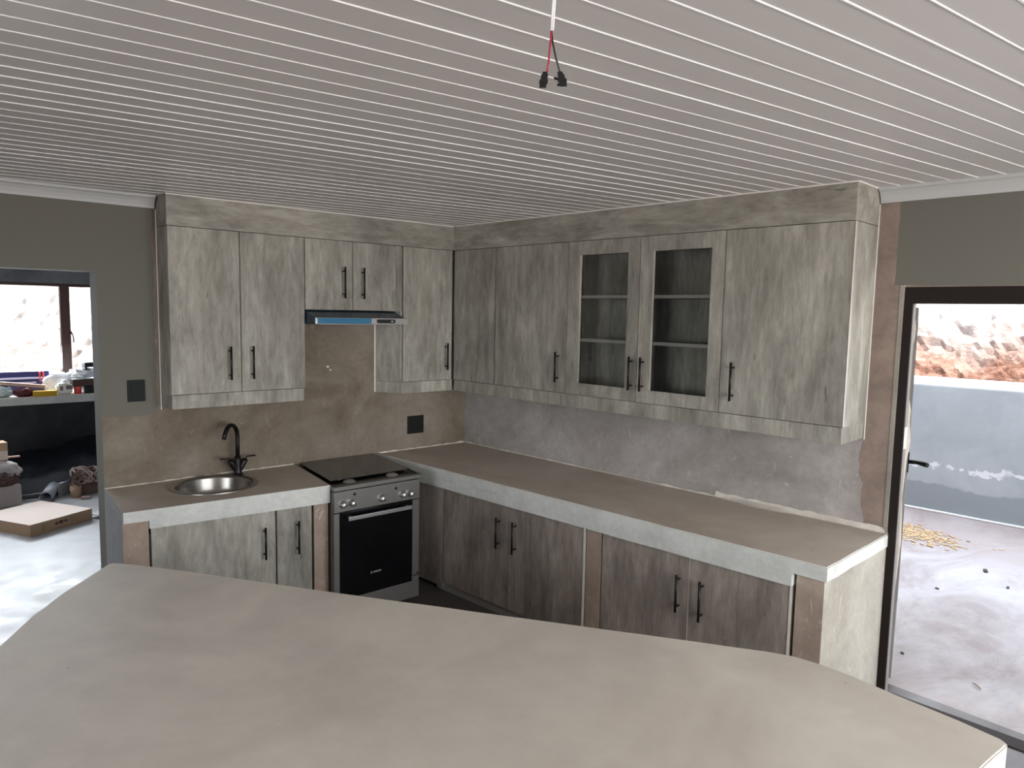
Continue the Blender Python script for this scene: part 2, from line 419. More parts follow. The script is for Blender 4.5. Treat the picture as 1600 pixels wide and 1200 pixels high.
# next room
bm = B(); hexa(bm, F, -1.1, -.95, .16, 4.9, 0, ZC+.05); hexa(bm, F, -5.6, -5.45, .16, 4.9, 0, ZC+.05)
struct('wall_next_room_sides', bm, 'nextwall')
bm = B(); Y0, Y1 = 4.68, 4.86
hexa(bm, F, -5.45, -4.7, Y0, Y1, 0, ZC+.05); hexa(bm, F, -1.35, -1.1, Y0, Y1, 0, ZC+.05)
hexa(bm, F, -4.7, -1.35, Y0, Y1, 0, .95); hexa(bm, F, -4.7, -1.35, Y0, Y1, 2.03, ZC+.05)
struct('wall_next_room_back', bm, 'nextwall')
bm = B(); hexa(bm, F, -5.6, -.95, .16, 4.9, ZC+.04, ZC+.1); struct('ceiling_next_room', bm, 'pvc')

# ceiling of narrow plastic boards
ce = B(); hexa(ce, F, -6.35, .45, -7.5, .16, ZC+.018, ZC+.1); ceil = struct('ceiling', ce, 'pvc')
SL = -.115; PW = .0965
ang = math.atan(SL); L = 7.6
bme = B(); hexa(bme, F, -L/2, L/2, .0025, PW+.0002, 0, .014)
es = [e for e in bme.edges if abs((e.verts[0].co-e.verts[1].co).x) > 1 and max(v.co.z for v in e.verts) < .001]
bmesh.ops.bevel(bme, geom=es, offset=.001, segments=1, affect='EDGES')
bmesh.ops.recalc_face_normals(bme, faces=bme.faces)
me_board = D.meshes.new('ceiling_board'); bme.to_mesh(me_board); bme.free(); me_board.materials.append(MAT['pvc'])
bms = B(); n = 6
prof = [(-.0030, .010), (-.0030, -.0006), (-.0018, -.0018), (.0018, -.0018), (.0030, -.0006), (.0030, .010)]
ra = [bms.verts.new((-L/2, y, z)) for y, z in prof]; rb = [bms.verts.new((L/2, y, z)) for y, z in prof]
for k in range(5): bms.faces.new((ra[k], ra[k+1], rb[k+1], rb[k]))
bmesh.ops.recalc_face_normals(bms, faces=bms.faces)
me_strip = D.meshes.new('joint_strip'); bms.to_mesh(me_strip); bms.free(); me_strip.materials.append(MAT['joint'])
yk = -2.599+.0995*80
# board rows: clip each row to the room by its own length
def clip_row(y0):
    """x range where the row (through (-2, y0) with slope SL) lies inside the room plan"""
    lo, hi = -6.3, .40
    # y = y0 + SL*(x+2) must stay in [-7.4, .10]
    x = (.10-PW-y0)/SL-2          # y <= .10  -> x >= ... (SL negative)
    lo = max(lo, x)
    x = (-7.4-y0)/SL-2
    hi = min(hi, x)
    return lo, hi
k = 0
y0 = -7.9+.0995*3-.017
while y0 < .75:
    lo, hi = clip_row(y0)
    hi = min(hi, .0564*(-(y0+SL*2))+.05)
    if hi-lo > .35:
        mid = (lo+hi)/2; ln = hi-lo
        o = D.objects.new('ceiling_board', me_board); COL.objects.link(o); o.parent = ceil
        o.location = (mid, y0+SL*(mid+2), ZC+random.uniform(0, .0012)); o.rotation_euler = (0, 0, ang); o.scale = (ln/L, 1, 1)
        o = D.objects.new('joint_strip', me_strip); COL.objects.link(o); o.parent = ceil
        o.location = (mid, y0+SL*(mid+2), ZC+.0005); o.rotation_euler = (0, 0, ang); o.scale = (ln/L, random.choice((.8, 1, 1, 1, 1.35)), 1)
    y0 += .0992

# cornices
def cornice(name, F, s0, s1):
    bm = B(); pr = [(0, ZC+.002), (.048, ZC+.002), (.048, ZC-.012), (.036, ZC-.018), (.022, ZC-.034), (.013, ZC-.052), (.011, ZC-.066), (0, ZC-.066)]
    a = [bm.verts.new(F(s0, d, z)) for d, z in pr]; b = [bm.verts.new(F(s1, d, z)) for d, z in pr]
    for i in range(len(pr)): bm.faces.new((a[i], a[(i+1) % len(pr)], b[(i+1) % len(pr)], b[i]))
    bm.faces.new(a); bm.faces.new(b[::-1]); return struct(name, bm, 'cornice')
cornice('trim_1', FA, -6.2, -2.178)
cornice('trim_2', FB, 2.918, 7.3)

# ------------------------------------------------------------------ door to the patio (steel frame, leaf swung outwards)
dr = B()
hexa(dr, FB, S0, S0+.036, -.04, .006, 0, ZH)
door = struct('door_1', dr, 'frame')
box('header', FB, (S0+.036, S1-.036, -.04, .006, 1.884, ZH), 'frame', door)
box('jamb', FB, (S1-.036, S1, -.04, .006, 0, ZH), 'frame', door)
box('threshold', FB, (S0+.036, S1-.036, -.095, -.005, 0, .006), 'sill', door)
box('strike_plate', FB, (S0+.0375, S0+.040, -.037, -.003, 1.218, 1.318), 'sticker', door)
bm = B(); hexa(bm, FB, S0+.036, S0+.0375, -.04, -.004, .035, 1.884)
mk('lit_return_face', bm, 'leaf', door)  # grey sheet over the frame's return face, imitating light on it
# leaf : edge on, hinged at the near jamb
FL = frame((.33, -3.008), (.33+1, -3.008+.343), None)
bm = B(); lw = .86
hexa(bm, FL, .0, .07, 0, .036, .04, 1.87); hexa(bm, FL, lw-.07, lw, 0, .036, .04, 1.87)
hexa(bm, FL, .07, lw-.07, 0, .036, 1.80, 1.87); hexa(bm, FL, .07, lw-.07, 0, .036, .04, .16); hexa(bm, FL, .07, lw-.07, 0, .036, .85, .92)
leaf = mk('door_leaf', bm, 'leaf', door)
box('pane', FL, (.07, lw-.07, .014, .020, .92, 1.80), 'pane', leaf)
bm = B(); hexa(bm, FL, lw-.06, lw-.022, .036, .042, .93, 1.05); tube(bm, [FL(lw-.04, .036, .99), FL(lw-.04, .10, .992)], .012, 10)
tube(bm, [FL(lw-.04, .085, .992), FL(lw-.078, .135, .987)], .014, 10); mk('door_handle', bm, 'black', leaf)
# broken render along the outer edge of the opening
bm = B(); zs = [1.93, 1.88, 1.84, 1.806, 1.767, 1.72, 1.692, 1.632, 1.59, 1.541, 1.50, 1.48, 1.45, 1.421, 1.38, 1.33, 1.28, 1.239, 1.19, 1.145, 1.05, .958, .85, .739, .6, .416, .25, .089, 0]
so = [3.046, 3.046, 3.046, 3.056, 3.060, 3.058, 3.051, 3.049, 3.050, 3.050, 3.046, 3.043, 3.05, 3.058, 3.063, 3.064, 3.069, 3.070, 3.067, 3.063, 3.058, 3.056, 3.060, 3.062, 3.055, 3.050, 3.053, 3.049, 3.05]
pr = []
for z, s in zip(zs, so):
    j = random.uniform(-.002, .002)
    pr.append([bm.verts.new(FB(a, b, z)) for a, b in ((S0-.03, -.07), (s-.004+j, -.09), (s+.001+j, -.12), (s+j, -.145), (s-.012, -.175), (S0-.03, -.175))])
for a, b in zip(pr, pr[1:]):
    for i in range(6): bm.faces.new((a[i], a[(i+1) % 6], b[(i+1) % 6], b[i]))
bm.faces.new(pr[0]); bm.faces.new(pr[-1][::-1]); mk('broken_render', bm, 'rough_plaster', door)
# plastered strip proud of the frame
bm = B(); prism(bm, [tuple(FB(a, b, 0)[:2]) for a, b in ((S0-.022, -.002), (S0-.022, .003), (S0-.001, .009), (S0-.001, -.002))], .81, ZH+.01); mk('plaster_lip', bm, 'end', door)

# ------------------------------------------------------------------ outside
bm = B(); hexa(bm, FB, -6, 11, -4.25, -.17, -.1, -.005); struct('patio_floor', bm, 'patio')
bm = B(); hexa(bm, FB, -6, 11, -4.13, -4.0, -.1, 1.262)
pw = struct('wall_patio', bm, 'parapet')
bm = B(); hexa(bm, FB, -6, 11, -4.14, -3.999, 1.262, 1.274); mk('coping', bm, 'cap', pw)  # coping coloured white to imitate its sunlit top edge
bm = B()
for k in range(90):   # smeared cement fillet along the foot of the parapet
    pass
pts = [FB(-1+.12*k, -3.99+random.uniform(-.006, .006), .004) for k in range(50)]; tube(bm, pts, .012, 6); mk('cement_fillet', bm, 'cap', pw)
bm = B(); hexa(bm, FB, -5.5, 8.5, -2.9, -.17, 2.75, 2.85); struct('roof_patio_shade', bm, 'roof_grey')  # unseen roof added to shade the patio, parapet top left in sun
bm = B(); hexa(bm, F, -6.6, 1.0, -8.4, -7.5, 2.6, 2.7); struct('roof_sun_block_rear', bm, 'roof_grey')  # unseen overhang added to keep sun out of the rear window
bm = B(); hexa(bm, F, -6.5, .62, -7.6, 5.1, 2.52, 2.7); struct('roof_main', bm, 'roof_grey')

def terrain(name, P, e, n, L, Wd, st, sw, prof, rmat='rock'):
    """bank rising away from P: e along, n up-slope; displaced along its own normal"""
    bm = B(); e = Vector((*e, 0)).normalized(); n = Vector((*n, 0)).normalized(); rows = []
    nu = int(L/st); nv = int(Wd/sw)
    for i in range(nu+1):
        row = []
        for j in range(nv+1):
            t = j*sw; d, z = prof(t)
            p = Vector((P[0], P[1], 0))+e*(i*st)+n*d; p.z = z
            q = Vector((p.x*1.0, p.y*1.0, p.z*1.7))
            h = noise.noise(q*.55)*.25+noise.noise(q*1.6)*.10+(.5-abs(noise.noise(q*3.4)))*.10+(.5-abs(noise.noise(q*8+Vector((9, 2, 1)))))*.07+(.5-abs(noise.noise(q*16+Vector((3, 7, 1)))))*.06
            cr = noise.voronoi(q*2.6)[0]; h += (cr[1]-cr[0])*.035
            p += (-n*.8+Vector((0, 0, .6)))*h
            row.append(bm.verts.new(p))
        rows.append(row)
    for a, b in zip(rows, rows[1:]):
        for j in range(nv): bm.faces.new((a[j], a[j+1], b[j+1], b[j]))
    o = struct(name, bm, rmat); return o
def prof(t):
    if t < 2.3: return (.35*t, .94*t-.1)
    return (.805+.80*(t-2.3), 2.062+.6*(t-2.3))
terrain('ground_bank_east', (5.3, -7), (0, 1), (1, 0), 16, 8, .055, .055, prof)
terrain('ground_bank_north', (-9, 7.4), (1, 0), (0, 1), 13.5, 8, .07, .07, prof, 'rock_glare')
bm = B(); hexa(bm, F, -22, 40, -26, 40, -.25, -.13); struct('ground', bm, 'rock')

# ------------------------------------------------------------------ cabinets
def bar_handle(F, s, d, z0, z1, parent):
    bm = B(); r = .0062; o = .034
    tube(bm, [F(s, d+o, z0), F(s, d+o, z1)], r, 10)
    L_ = z1-z0
    for z in (z0+L_*.14, z1-L_*.14): tube(bm, [F(s, d, z), F(s, d+o, z)], .0048, 8)
    return mk('handle', bm, 'black', parent)
def door_panel(F, s0, s1, d, z0, z1, parent, mat='board', hs=None, hz=None, name='door', g=.0022):
    bm = B(); hexa(bm, F, s0+g, s1-g, d-.017, d, z0, z1)
    dd = mk(name, bm, mat, parent, .0012)
    if hs is not None: bar_handle(F, hs, d, hz[0], hz[1], dd)
    return dd
ZT, ZD, ZP = 2.238, 1.325, 1.245
DA = .192
A0, A1, A2, A3 = -2.168, -1.389, -.692, -.265
t = thing('wall_cabinet', 'tall two-door grey wood-look wall cabinet left of the cooker hood, above the sink', 'wall cabinet', FA((A0+A1)/2, 0.09, ZP), 'upper cabinets on the sink wall')
box('carcass', FA, (A0, A1, .001, DA-.019, ZD-.002, ZT), 'board', t)
door_panel(FA, A0, -1.7815, DA, ZD, ZT, t, hs=-1.851, hz=(1.397, 1.588))
door_panel(FA, -1.7815, A1, DA, ZD, ZT, t, hs=-1.722, hz=(1.397, 1.588))
bm = B(); hexa(bm, FA, A0+.005, A1-.008, .001, DA-.004, ZP, ZD-.003); mk('light_rail', bm, 'board', t, .001)
bm = B(); hexa(bm, FA, A0-.004, A0+.001, .0, .004, ZP-.02, ZC-.07); mk('sealant_bead', bm, 'seal', t)
t = thing('wall_cabinet', 'short two-door grey wood-look wall cabinet directly above the blue cooker hood', 'wall cabinet', FA((A1+A2)/2, 0.09, 1.805), 'upper cabinets on the sink wall')
box('carcass', FA, (A1+.001, A2-.002, .001, DA-.019, 1.806, ZT), 'board', t)
door_panel(FA, A1+.001, -1.063, DA, 1.806, ZT, t, hs=-1.133, hz=(1.879, 2.077))
door_panel(FA, -1.063, -.742, DA, 1.806, ZT, t, hs=-.998, hz=(1.879, 2.077))
bm = B(); hexa(bm, FA, -.741, A2-.003, DA-.017, DA-.003, 1.806, ZT); mk('filler_panel', bm, 'board', t)
t = thing('wall_cabinet', 'tall narrow single-door grey wall cabinet between the cooker hood and the corner', 'wall cabinet', FA((A2+A3)/2, 0.09, ZP), 'upper cabinets on the sink wall')
bm = B(); prism(bm, [(-.79, -.001), (A2, -DA+.019), (A3+.0, -DA+.019), (A3+.0, -.001)], ZD-.002, ZT); mk('carcass', bm, 'board', t)
door_panel(FA, A2+.006, -.2745, DA, ZD, ZT, t, hs=-.333, hz=(1.395, 1.587))
bm = B(); prism(bm, [(-.79, -.001), (A2, -DA+.006), (A3-.002, -DA+.006), (A3-.002, -.001)], ZP, ZD-.003); mk('light_rail', bm, 'board', t, .001)
bm = B(); hexa(bm, FA, -.797, -.789, .0, .005, ZP, 1.72); mk('sealant_bead', bm, 'seal', t)
# long wall uppers
DB = .2783; SB0, SB1, SB2, SB3, SB4 = .20, 1.258, 1.783, 2.296, 2.912
t = thing('wall_cabinet', 'grey wood-look wall cabinet in the corner with fixed filler panel and one handled door', 'wall cabinet', FB(.7, .14, ZP), 'upper cabinets on the long wall')
box('carcass', FB, (.005, SB1-.001, .001, DB-.019, ZD-.002, ZT), 'board', t)
door_panel(FB, SB0-.012, .613, DB-.002, ZD, ZT, t, name='filler_panel')
door_panel(FB, .619, SB1, DB, ZD, ZT, t, hs=1.199, hz=(1.389, 1.576))
t = thing('wall_cabinet', 'grey wall cabinet with two glass-paned doors and two inner shelves', 'wall cabinet', FB((SB1+SB3)/2, .14, ZP), 'upper cabinets on the long wall')
bm = B(); k = .016
hexa(bm, FB, SB1, SB1+k, .001, DB-.019, ZD, ZT); hexa(bm, FB, SB3-k, SB3, .001, DB-.019, ZD, ZT)
hexa(bm, FB, SB1+k, SB3-k, .001, DB-.019, ZD, ZD+k); hexa(bm, FB, SB1+k, SB3-k, .001, DB-.019, ZT-k, ZT)
mk('carcass', bm, 'board', t); box('back_panel', FB, (SB1+k, SB3-k, .001, .010, ZD+k, ZT-k), 'board', t)
for z in (1.655, 1.912): sh = box('shelf', FB, (SB1+k+.001, SB3-k-.001, .011, DB-.030, z-.009, z+.009), 'board_y', t); box('edge_band', FB, (SB1+k+.001, SB3-k-.001, DB-.030, DB-.0285, z-.009, z+.009), 'shelfedge', sh)
def glass_door(s0, s1, g0, g1, hs):
    g = .0022; z0, z1 = ZD, ZT; a, b = 1.396, 2.157; d0, d1 = DB-.018, DB
    bm = B()
    o = [(s0+g, z0), (s1-g, z0), (s1-g, z1), (s0+g, z1)]; i_ = [(g0, a), (g1, a), (g1, b), (g0, b)]
    V = {}
    for nm, pts in (('o', o), ('i', i_)):
        for dn, d in ((0, d0), (1, d1)): V[nm, dn] = [bm.verts.new(FB(s, d, z)) for s, z in pts]
    for q in range(4):
        w = (q+1) % 4
        for A_, B_ in ((V['o', 1], V['i', 1]), (V['i', 0], V['o', 0]), (V['o', 0], V['o', 1]), (V['i', 1], V['i', 0])):
            bm.faces.new((A_[q], A_[w], B_[w], B_[q]))
    dd = mk('door', bm, 'board', t)
    box('pane', FB, (g0-.006, g1+.006, d0-.005, d0-.001, a-.006, b+.006), 'pane', dd)
    bar_handle(FB, hs, DB, 1.390, 1.578, dd)
glass_door(SB1, SB2, 1.352, 1.702, 1.752)
glass_door(SB2, SB3, 1.868, 2.220, 1.828)
t = thing('wall_cabinet', 'grey wood-look wall cabinet with one wide door at the doorway end of the long wall', 'wall cabinet', FB((SB3+SB4)/2, .14, ZP), 'upper cabinets on the long wall')
box('carcass', FB, (SB3+.001, SB4, .001, DB-.019, ZD-.002, ZT), 'board', t)
door_panel(FB, SB3, SB4-.002, DB, ZD, ZT, t, hs=2.372, hz=(1.391, 1.585))
box('edge_band', FB, (SB4-.0015, SB4+.0005, DB-.018, DB-.001, ZD, ZT), 'shelfedge', t)
bm = B(); hexa(bm, FB, SB4-.001, SB4+.003, .0, .004, ZP-.005, ZC-.07); mk('sealant_bead', bm, 'seal', t)
t = box('light_rail', FB, (.190, SB4-.004, .001, DB-.004, ZP, ZD-.003), 'board', None, .001, base=True)
tag(t, 'grey wood-look rail running along under the cabinets of the long wall', 'panel')
# pelmets up to the ceiling
t = box('pelmet', FA, (A0, A3-.002, .001, DA+.001, ZT+.003, ZC+.001), 'board_x', None, .001, base=True)
tag(t, 'grey wood-look pelmet closing the gap to the ceiling above the sink-wall cabinets', 'panel')
t = box('pelmet', FB, (.002, SB4, .001, DB+.001, ZT+.003, ZC+.001), 'board_y', None, .001, base=True)
tag(t, 'grey wood-look pelmet closing the gap to the ceiling above the long-wall cabinets', 'panel')
# thin white shadow gap trim under the ceiling
bm = B(); hexa(bm, FA, A0-.002, A3-.002, DA-.002, DA+.004, ZC-.005, ZC+.001); o = struct('trim_3', bm, 'seal')
bm = B(); hexa(bm, FB, .2, SB4+.002, DB-.002, DB+.004, ZC-.005, ZC+.001); hexa(bm, FB, SB4-.001, SB4+.005, 0, DB, ZC-.005, ZC+.001); o = struct('trim_4', bm, 'seal')

# ------------------------------------------------------------------ hood
t = thing('cooker_hood', 'slim cooker hood still covered in dark blue protective film, under the short cabinet', 'cooker hood', FA(-1.06, .16, 1.72))
h0, h1, hd = A1+.004, -.745, .325
bm = B(); z0, z1 = 1.722, 1.803
P_ = [(h0, .001, z0), (h1, .001, z0), (h1, hd-.012, z0), (h0, hd-.012, z0), (h0, .001, z1), (h1-.0, .001, z1), (h1, .175, z1), (h0, .175, z1), (h1, hd-.012, 1.757), (h0, hd-.012, 1.757)]
v = [bm.verts.new(FA(*p)) for p in P_]
for q in ((0, 1, 2, 3), (4, 7, 6, 5), (7, 9, 8, 6), (9, 3, 2, 8), (0, 4, 5, 1), (1, 5, 6, 8, 2), (0, 3, 9, 7, 4)): bm.faces.new([v[i] for i in q])
mk('body', bm, 'hood', t)
bm = B(); hexa(bm, FA, h0+.002, h1+.012, hd-.012, hd, 1.719, 1.759); lip = mk('front_lip', bm, 'hoodsteel', t, .003)
box('protective_film', FA, (h0+.014, -1.005, hd, hd+.0012, 1.723, 1.756), 'film', lip)
bm = B(); pts = []
cx0, cx1, zc_, rr = -.955, -.842, 1.739, .0125
for k in range(10): pts.append((cx1+rr*cos(-pi/2+pi*k/9), zc_+rr*sin(-pi/2+pi*k/9)))
for k in range(10): pts.append((cx0+rr*cos(pi/2+pi*k/9), zc_+rr*sin(pi/2+pi*k/9)))
a = [bm.verts.new(FA(x, hd, z)) for x, z in pts]; b = [bm.verts.new(FA(x, hd+.003, z)) for x, z in pts]
bm.faces.new(b)
for i in range(20): bm.faces.new((a[i], a[(i+1) % 20], b[(i+1) % 20], b[i]))
cp = mk('control_panel', bm, 'blackp', lip)
for k in range(4):
    bm = B(); lathe(bm, [(0.0001, .006), (.005, .006), (.006, .003), (.006, 0)], FA(cx0+.012+k*.029, hd+.002, zc_), 12, (0, -1, 0)); mk('button', bm, 'logo' if k == 3 else 'black', lip)
bm = B(); hexa(bm, FA, h0+.05, h1-.05, .04, hd-.05, 1.716, 1.7225); mk('grease_filter', bm, 'hoodsteel', t)

# ------------------------------------------------------------------ counters
def slab(name, pts, z0, z1, top, face, parent, step=.05, amp=.0018):
    """cast slab: edge points are subdivided and slightly uneven"""
    P2 = []
    n = len(pts)
    for i in range(n):
        a = Vector(pts[i]); b = Vector(pts[(i+1) % n]); L_ = (b-a).length; k = max(1, int(L_/step)); nn = Vector(((b-a).y, -(b-a).x)).normalized()
        for j in range(k):
            p = a.lerp(b, j/k)
            if j: p = p+nn*noise.noise(Vector((p.x*6, p.y*6, 3)))*amp*2
            P2.append((p.x, p.y))
    bm = B(); prism(bm, P2, z0, z1)
    bmesh.ops.recalc_face_normals(bm, faces=bm.faces)
    es = [e for e in bm.edges if len(e.link_faces) == 2 and (abs(e.link_faces[0].normal.z-e.link_faces[1].normal.z) > .5) and max(v.co.z for v in e.verts) > z1-.001]
    bmesh.ops.bevel(bm, geom=es, offset=.004, segments=2, affect='EDGES')
    for v in bm.verts:
        if v.co.z < z0+.001: v.co.z += noise.noise(v.co*8)*.004
    return mk(name, bm, top, parent, mats=[top, face], facemat=lambda f: 0 if f.normal.z > .93 else 1)
def bead(name, pts, r, parent, mat='mortar', step=.02, n=7, wob=.6):
    bm = B(); P2 = []
    for a, b in zip(pts, pts[1:]):
        a = Vector(a); b = Vector(b); k = max(1, int((b-a).length/step))
        for j in range(k): P2.append(a.lerp(b, j/k))
    P2.append(Vector(pts[-1]))
    rs = [max(.0015, r*(1+wob*2*noise.noise(p*23))+max(0, noise.noise(p*7+Vector((4, 4, 4)))-.25)*r*4) for p in P2]
    tube(bm, P2, r, n, True, rs); return mk(name, bm, mat, parent)

CT = .81
ctA = thing('counter', 'short cement counter holding the round sink, white-painted front edge, left of the cooker', 'counter', (-1.95, -.3, .70))
pA = [(-2.47, -.001), (-2.476, -.12), (-2.505, -.565), (-1.460, -.647), (-1.382, -.001)]
# slab with the round sink cut out
SX, SY, SR = -1.97, -.245, .222
def ring_slab(pts, z, hole, inner):
    pass
bm = B()
outer = []
n = len(pA)
for i in range(n):
    a = Vector(pA[i]); b = Vector(pA[(i+1) % n]); k = max(1, int((b-a).length/.05)); nn = Vector(((b-a).y, -(b-a).x)).normalized()
    for j in range(k):
        p = a.lerp(b, j/k)
        if j: p = p+nn*noise.noise(Vector((p.x*6, p.y*6, 3)))*.003
        outer.append(p)
# radial mesh from hole to outer boundary
def hit(th):
    d = Vector((cos(th), sin(th))); c0 = Vector((SX, SY)); best = None
    for i in range(len(outer)):
        a = outer[i]; b = outer[(i+1) % len(outer)]; e = b-a; den = d.x*e.y-d.y*e.x
        if abs(den) < 1e-9: continue
        w = a-c0; t_ = (w.x*e.y-w.y*e.x)/den; u_ = (w.x*d.y-w.y*d.x)/den
        if t_ > 0 and -1e-6 <= u_ <= 1+1e-6 and (best is None or t_ < best): best = t_
    return c0+d*best
ths = sorted([math.atan2(p.y-SY, p.x-SX) for p in outer])
allth = ths[:]
NT = len(allth)
o_t = []; i_t = []; o_b = []; i_b = []
for th in allth:
    h = hit(th); o_t.append(bm.verts.new((h.x, h.y, CT))); o_b.append(bm.verts.new((h.x, h.y, .755+noise.noise(Vector((h.x*8, h.y*8, 0)))*.003)))
    i_t.append(bm.verts.new((SX+SR*cos(th), SY+SR*sin(th), CT))); i_b.append(bm.verts.new((SX+SR*cos(th), SY+SR*sin(th), .755)))
for i in range(NT):
    j = (i+1) % NT
    for A_, B_ in ((i_t, o_t), (o_t, o_b), (o_b, i_b), (i_b, i_t)): bm.faces.new((A_[i], A_[j], B_[j], B_[i]))
bmesh.ops.recalc_face_normals(bm, faces=bm.faces)
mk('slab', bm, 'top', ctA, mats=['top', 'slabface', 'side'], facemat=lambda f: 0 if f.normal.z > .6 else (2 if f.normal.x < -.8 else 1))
bm = B(); prism(bm, [(-2.387, -.556), (-2.387, -.53), (-1.452, -.60), (-1.4585, -.6455), (-1.56, -.6385)], .708, .757); mk('front_beam', bm, 'slabface', ctA)
bead('mortar_bead', [(-2.468, -.004, CT+.002), (-1.39, -.004, CT+.002)], .0045, ctA)
bm = B(); prism(bm, [(-2.471, -.001), (-2.478, -.12), (-2.5035, -.54), (-2.390, -.548), (-2.385, -.001)], 0, .755)
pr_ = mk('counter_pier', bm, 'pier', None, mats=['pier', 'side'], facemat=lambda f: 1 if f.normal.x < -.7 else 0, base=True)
tag(pr_, 'plastered brick pier carrying the left end of the sink counter', 'pier')
bm = B(); prism(bm, [tuple(FAB(a, b, 0)[:2]) for a, b in ((.966, -.58), (.966, -.002), (1.049, .003))]+[(-1.40, -.04)], 0, .712)
tag(mk('counter_pier', bm, 'pier', None, base=True), 'pinkish plastered pier between the sink cupboard and the cooker', 'pier')
# sink
t = thing('sink', 'round stainless steel sink bowl set into the cement counter', 'sink', (SX, SY, .68))
bm = B(); lathe(bm, [(.238, .808), (.240, .812), (.236, .8165), (.214, .8155), (.205, .811), (.200, .800), (.194, .74), (.178, .705), (.14, .690), (.06, .684), (.028, .682), (.028, .676), (.001, .676)], (SX, SY, 0), 56)
mk('bowl', bm, 'sinksteel', t, recalc=True)
bm = B(); lathe(bm, [(.001, .688), (.020, .688), (.027, .686), (.030, .684), (.030, .681)], (SX, SY, 0), 24); mk('drain', bm, 'steel', t)
# tap
TX, TY = -1.777, -.090
t = thing('tap', 'matt black swan-neck mixer tap with two lever handles behind the sink', 'tap', (TX, TY, CT))
bm = B(); lathe(bm, [(.001, .812), (.030, .812), (.030, .817), (.024, .820), (.022, .83), (.021, .86), (.019, .90), (.017, .925), (.001, .925)], (TX, TY, 0), 20); mk('base', bm, 'black', t)
dx, dy = -.62, -.55; q_ = math.hypot(dx, dy); dx /= q_; dy /= q_
pts = [(TX, TY, .91), (TX, TY, 1.0), (TX, TY, 1.03)]
R_ = .073
for k in range(1, 14):
    a = pi*k/13*.86
    pts.append((TX+dx*R_*(1-cos(a)), TY+dy*R_*(1-cos(a)), 1.045+R_*sin(a)*1.05))
e_ = Vector(pts[-1])-Vector(pts[-2]); e_.normalize(); pts.append(tuple(Vector(pts[-1])+e_*.028))
bm = B(); tube(bm, pts, .0125, 12); mk('spout', bm, 'black', t)
for sg in (-1, 1):
    bm = B(); q0 = Vector((TX+sg*.004, TY, .828)); q1 = Vector((TX+sg*.046, TY, .905)); tube(bm, [q0, q0.lerp(q1, .2), q0.lerp(q1, .8), q1], .017, 14, True, [.012, .016, .0185, .0165])
    q1b = q1+Vector((sg*.008, 0, .012)); vb = mk('valve_body', bm, 'black', t)
    bm = B(); tube(bm, [q1, q1b, q1b+Vector((sg*.052, 0, .0))], .0052, 8); mk('lever', bm, 'black', vb)

# base units under the sink
t = thing('base_cabinet', 'grey wood-look cupboard under the sink with one wide and one narrow door', 'cupboard', FAB(.53, -.25, .05))
box('carcass', FAB, (.122, .957, -.50, -.022, .05, .67), 'carcass', t)
door_panel(FAB, .124, .747, 0, .06, .7165, t, hs=.681, hz=(.445, .624))
door_panel(FAB, .752, .954, 0, .06, .711, t, hs=.866, hz=(.441, .630))

# cooker
t = thing('gas_cooker', 'freestanding steel gas cooker with black glass oven door and glass hob lid', 'cooker', FST(.29, .35, 0))
SW = .574; SD = .700
box('body', FST, (.004, SW-.004, .01, SD-.02, .04, .775), 'stovesteel', t)
bm = B(); hexa(bm, FST, 0, SW, SD-.022, SD+.012, .660, .779); panel = mk('control_panel', bm, 'stovesteel', t, .002)
bm = B(); hexa(bm, FST, 0, SW+.02, .004, SD+.008, .784, .800)
hexa(bm, FST, 0, SW+.02, SD-.026, SD+.008, .800, .806); hexa(bm, FST, 0, .010, .004, SD-.026, .800, .806); hexa(bm, FST, SW+.01, SW+.02, .004, SD-.026, .800, .806)
mk('hob_frame', bm, 'stovesteel', t)
hb = box('hob', FST, (.010, SW+.010, .006, SD-.026, .800, .8015), 'enamel', t)
bm = B(); hexa(bm, FST, .028, SW-.004, .02, .575, .812, .817); lid = mk('glass_lid', bm, 'lid', t, .001)
for s_, d_ in ((.14, .60), (.43, .60)):
    bm = B(); lathe(bm, [(.001, .010), (.024, .010), (.028, .006), (.036, .004), (.038, 0)], FST(s_, d_, .8015), 20); mk('burner', bm, 'knob', t)
for s_, d_ in ((.14, .25), (.43, .25)):
    bm = B(); lathe(bm, [(.001, .008), (.024, .008), (.028, .006), (.036, .004), (.038, 0)], FST(s_, d_, .8015), 20); mk('burner', bm, 'knob', t)
for s_, z_ in ((.052, .703), (.110, .704), (.306, .701), (.453, .700), (.507, .699)):
    bm = B(); c = FST(s_, SD+.012, z_)
    lathe(bm, [(.001, .030), (.0155, .030), (.0175, .026), (.0185, .004), (.022, .0), (.022, -.001)], c, 20, (0, -1, 0)); mk('knob', bm, 'knob', t)
for s_, z_ in ((.128, .753), (.405, .745)):
    bm = B(); lathe(bm, [(.001, .005), (.007, .005), (.0085, .002), (.009, 0)], FST(s_, SD+.012, z_), 16, (0, -1, 0)); mk('push_button', bm, 'black', t)
bm = B(); hexa(bm, FST, .036, .522, SD-.018, SD+.012, .140, .656); od = mk('oven_door', bm, 'ovenglass', t, .003)
bm = B(); hexa(bm, FST, .075, .500, SD+.040, SD+.052, .612, .634); hexa(bm, FST, .085, .105, SD+.012, SD+.040, .616, .630); hexa(bm, FST, .470, .490, SD+.012, SD+.040, .616, .630)
mk('door_handle', bm, 'knob', od, .002)
bm = text_bm('BOSCH', .0155, lambda x, y, h: FST(.277+x, SD+.0125+h, .262+y)); mk('maker_logo', bm, 'logo', od)
bm = B(); lathe(bm, [(.0048, 0), (.0048, .0008), (.0066, .0008), (.0066, 0)], FST(.238, SD+.0122, .262), 18, (0, -1, 0)); mk('round_emblem', bm, 'logo', od)
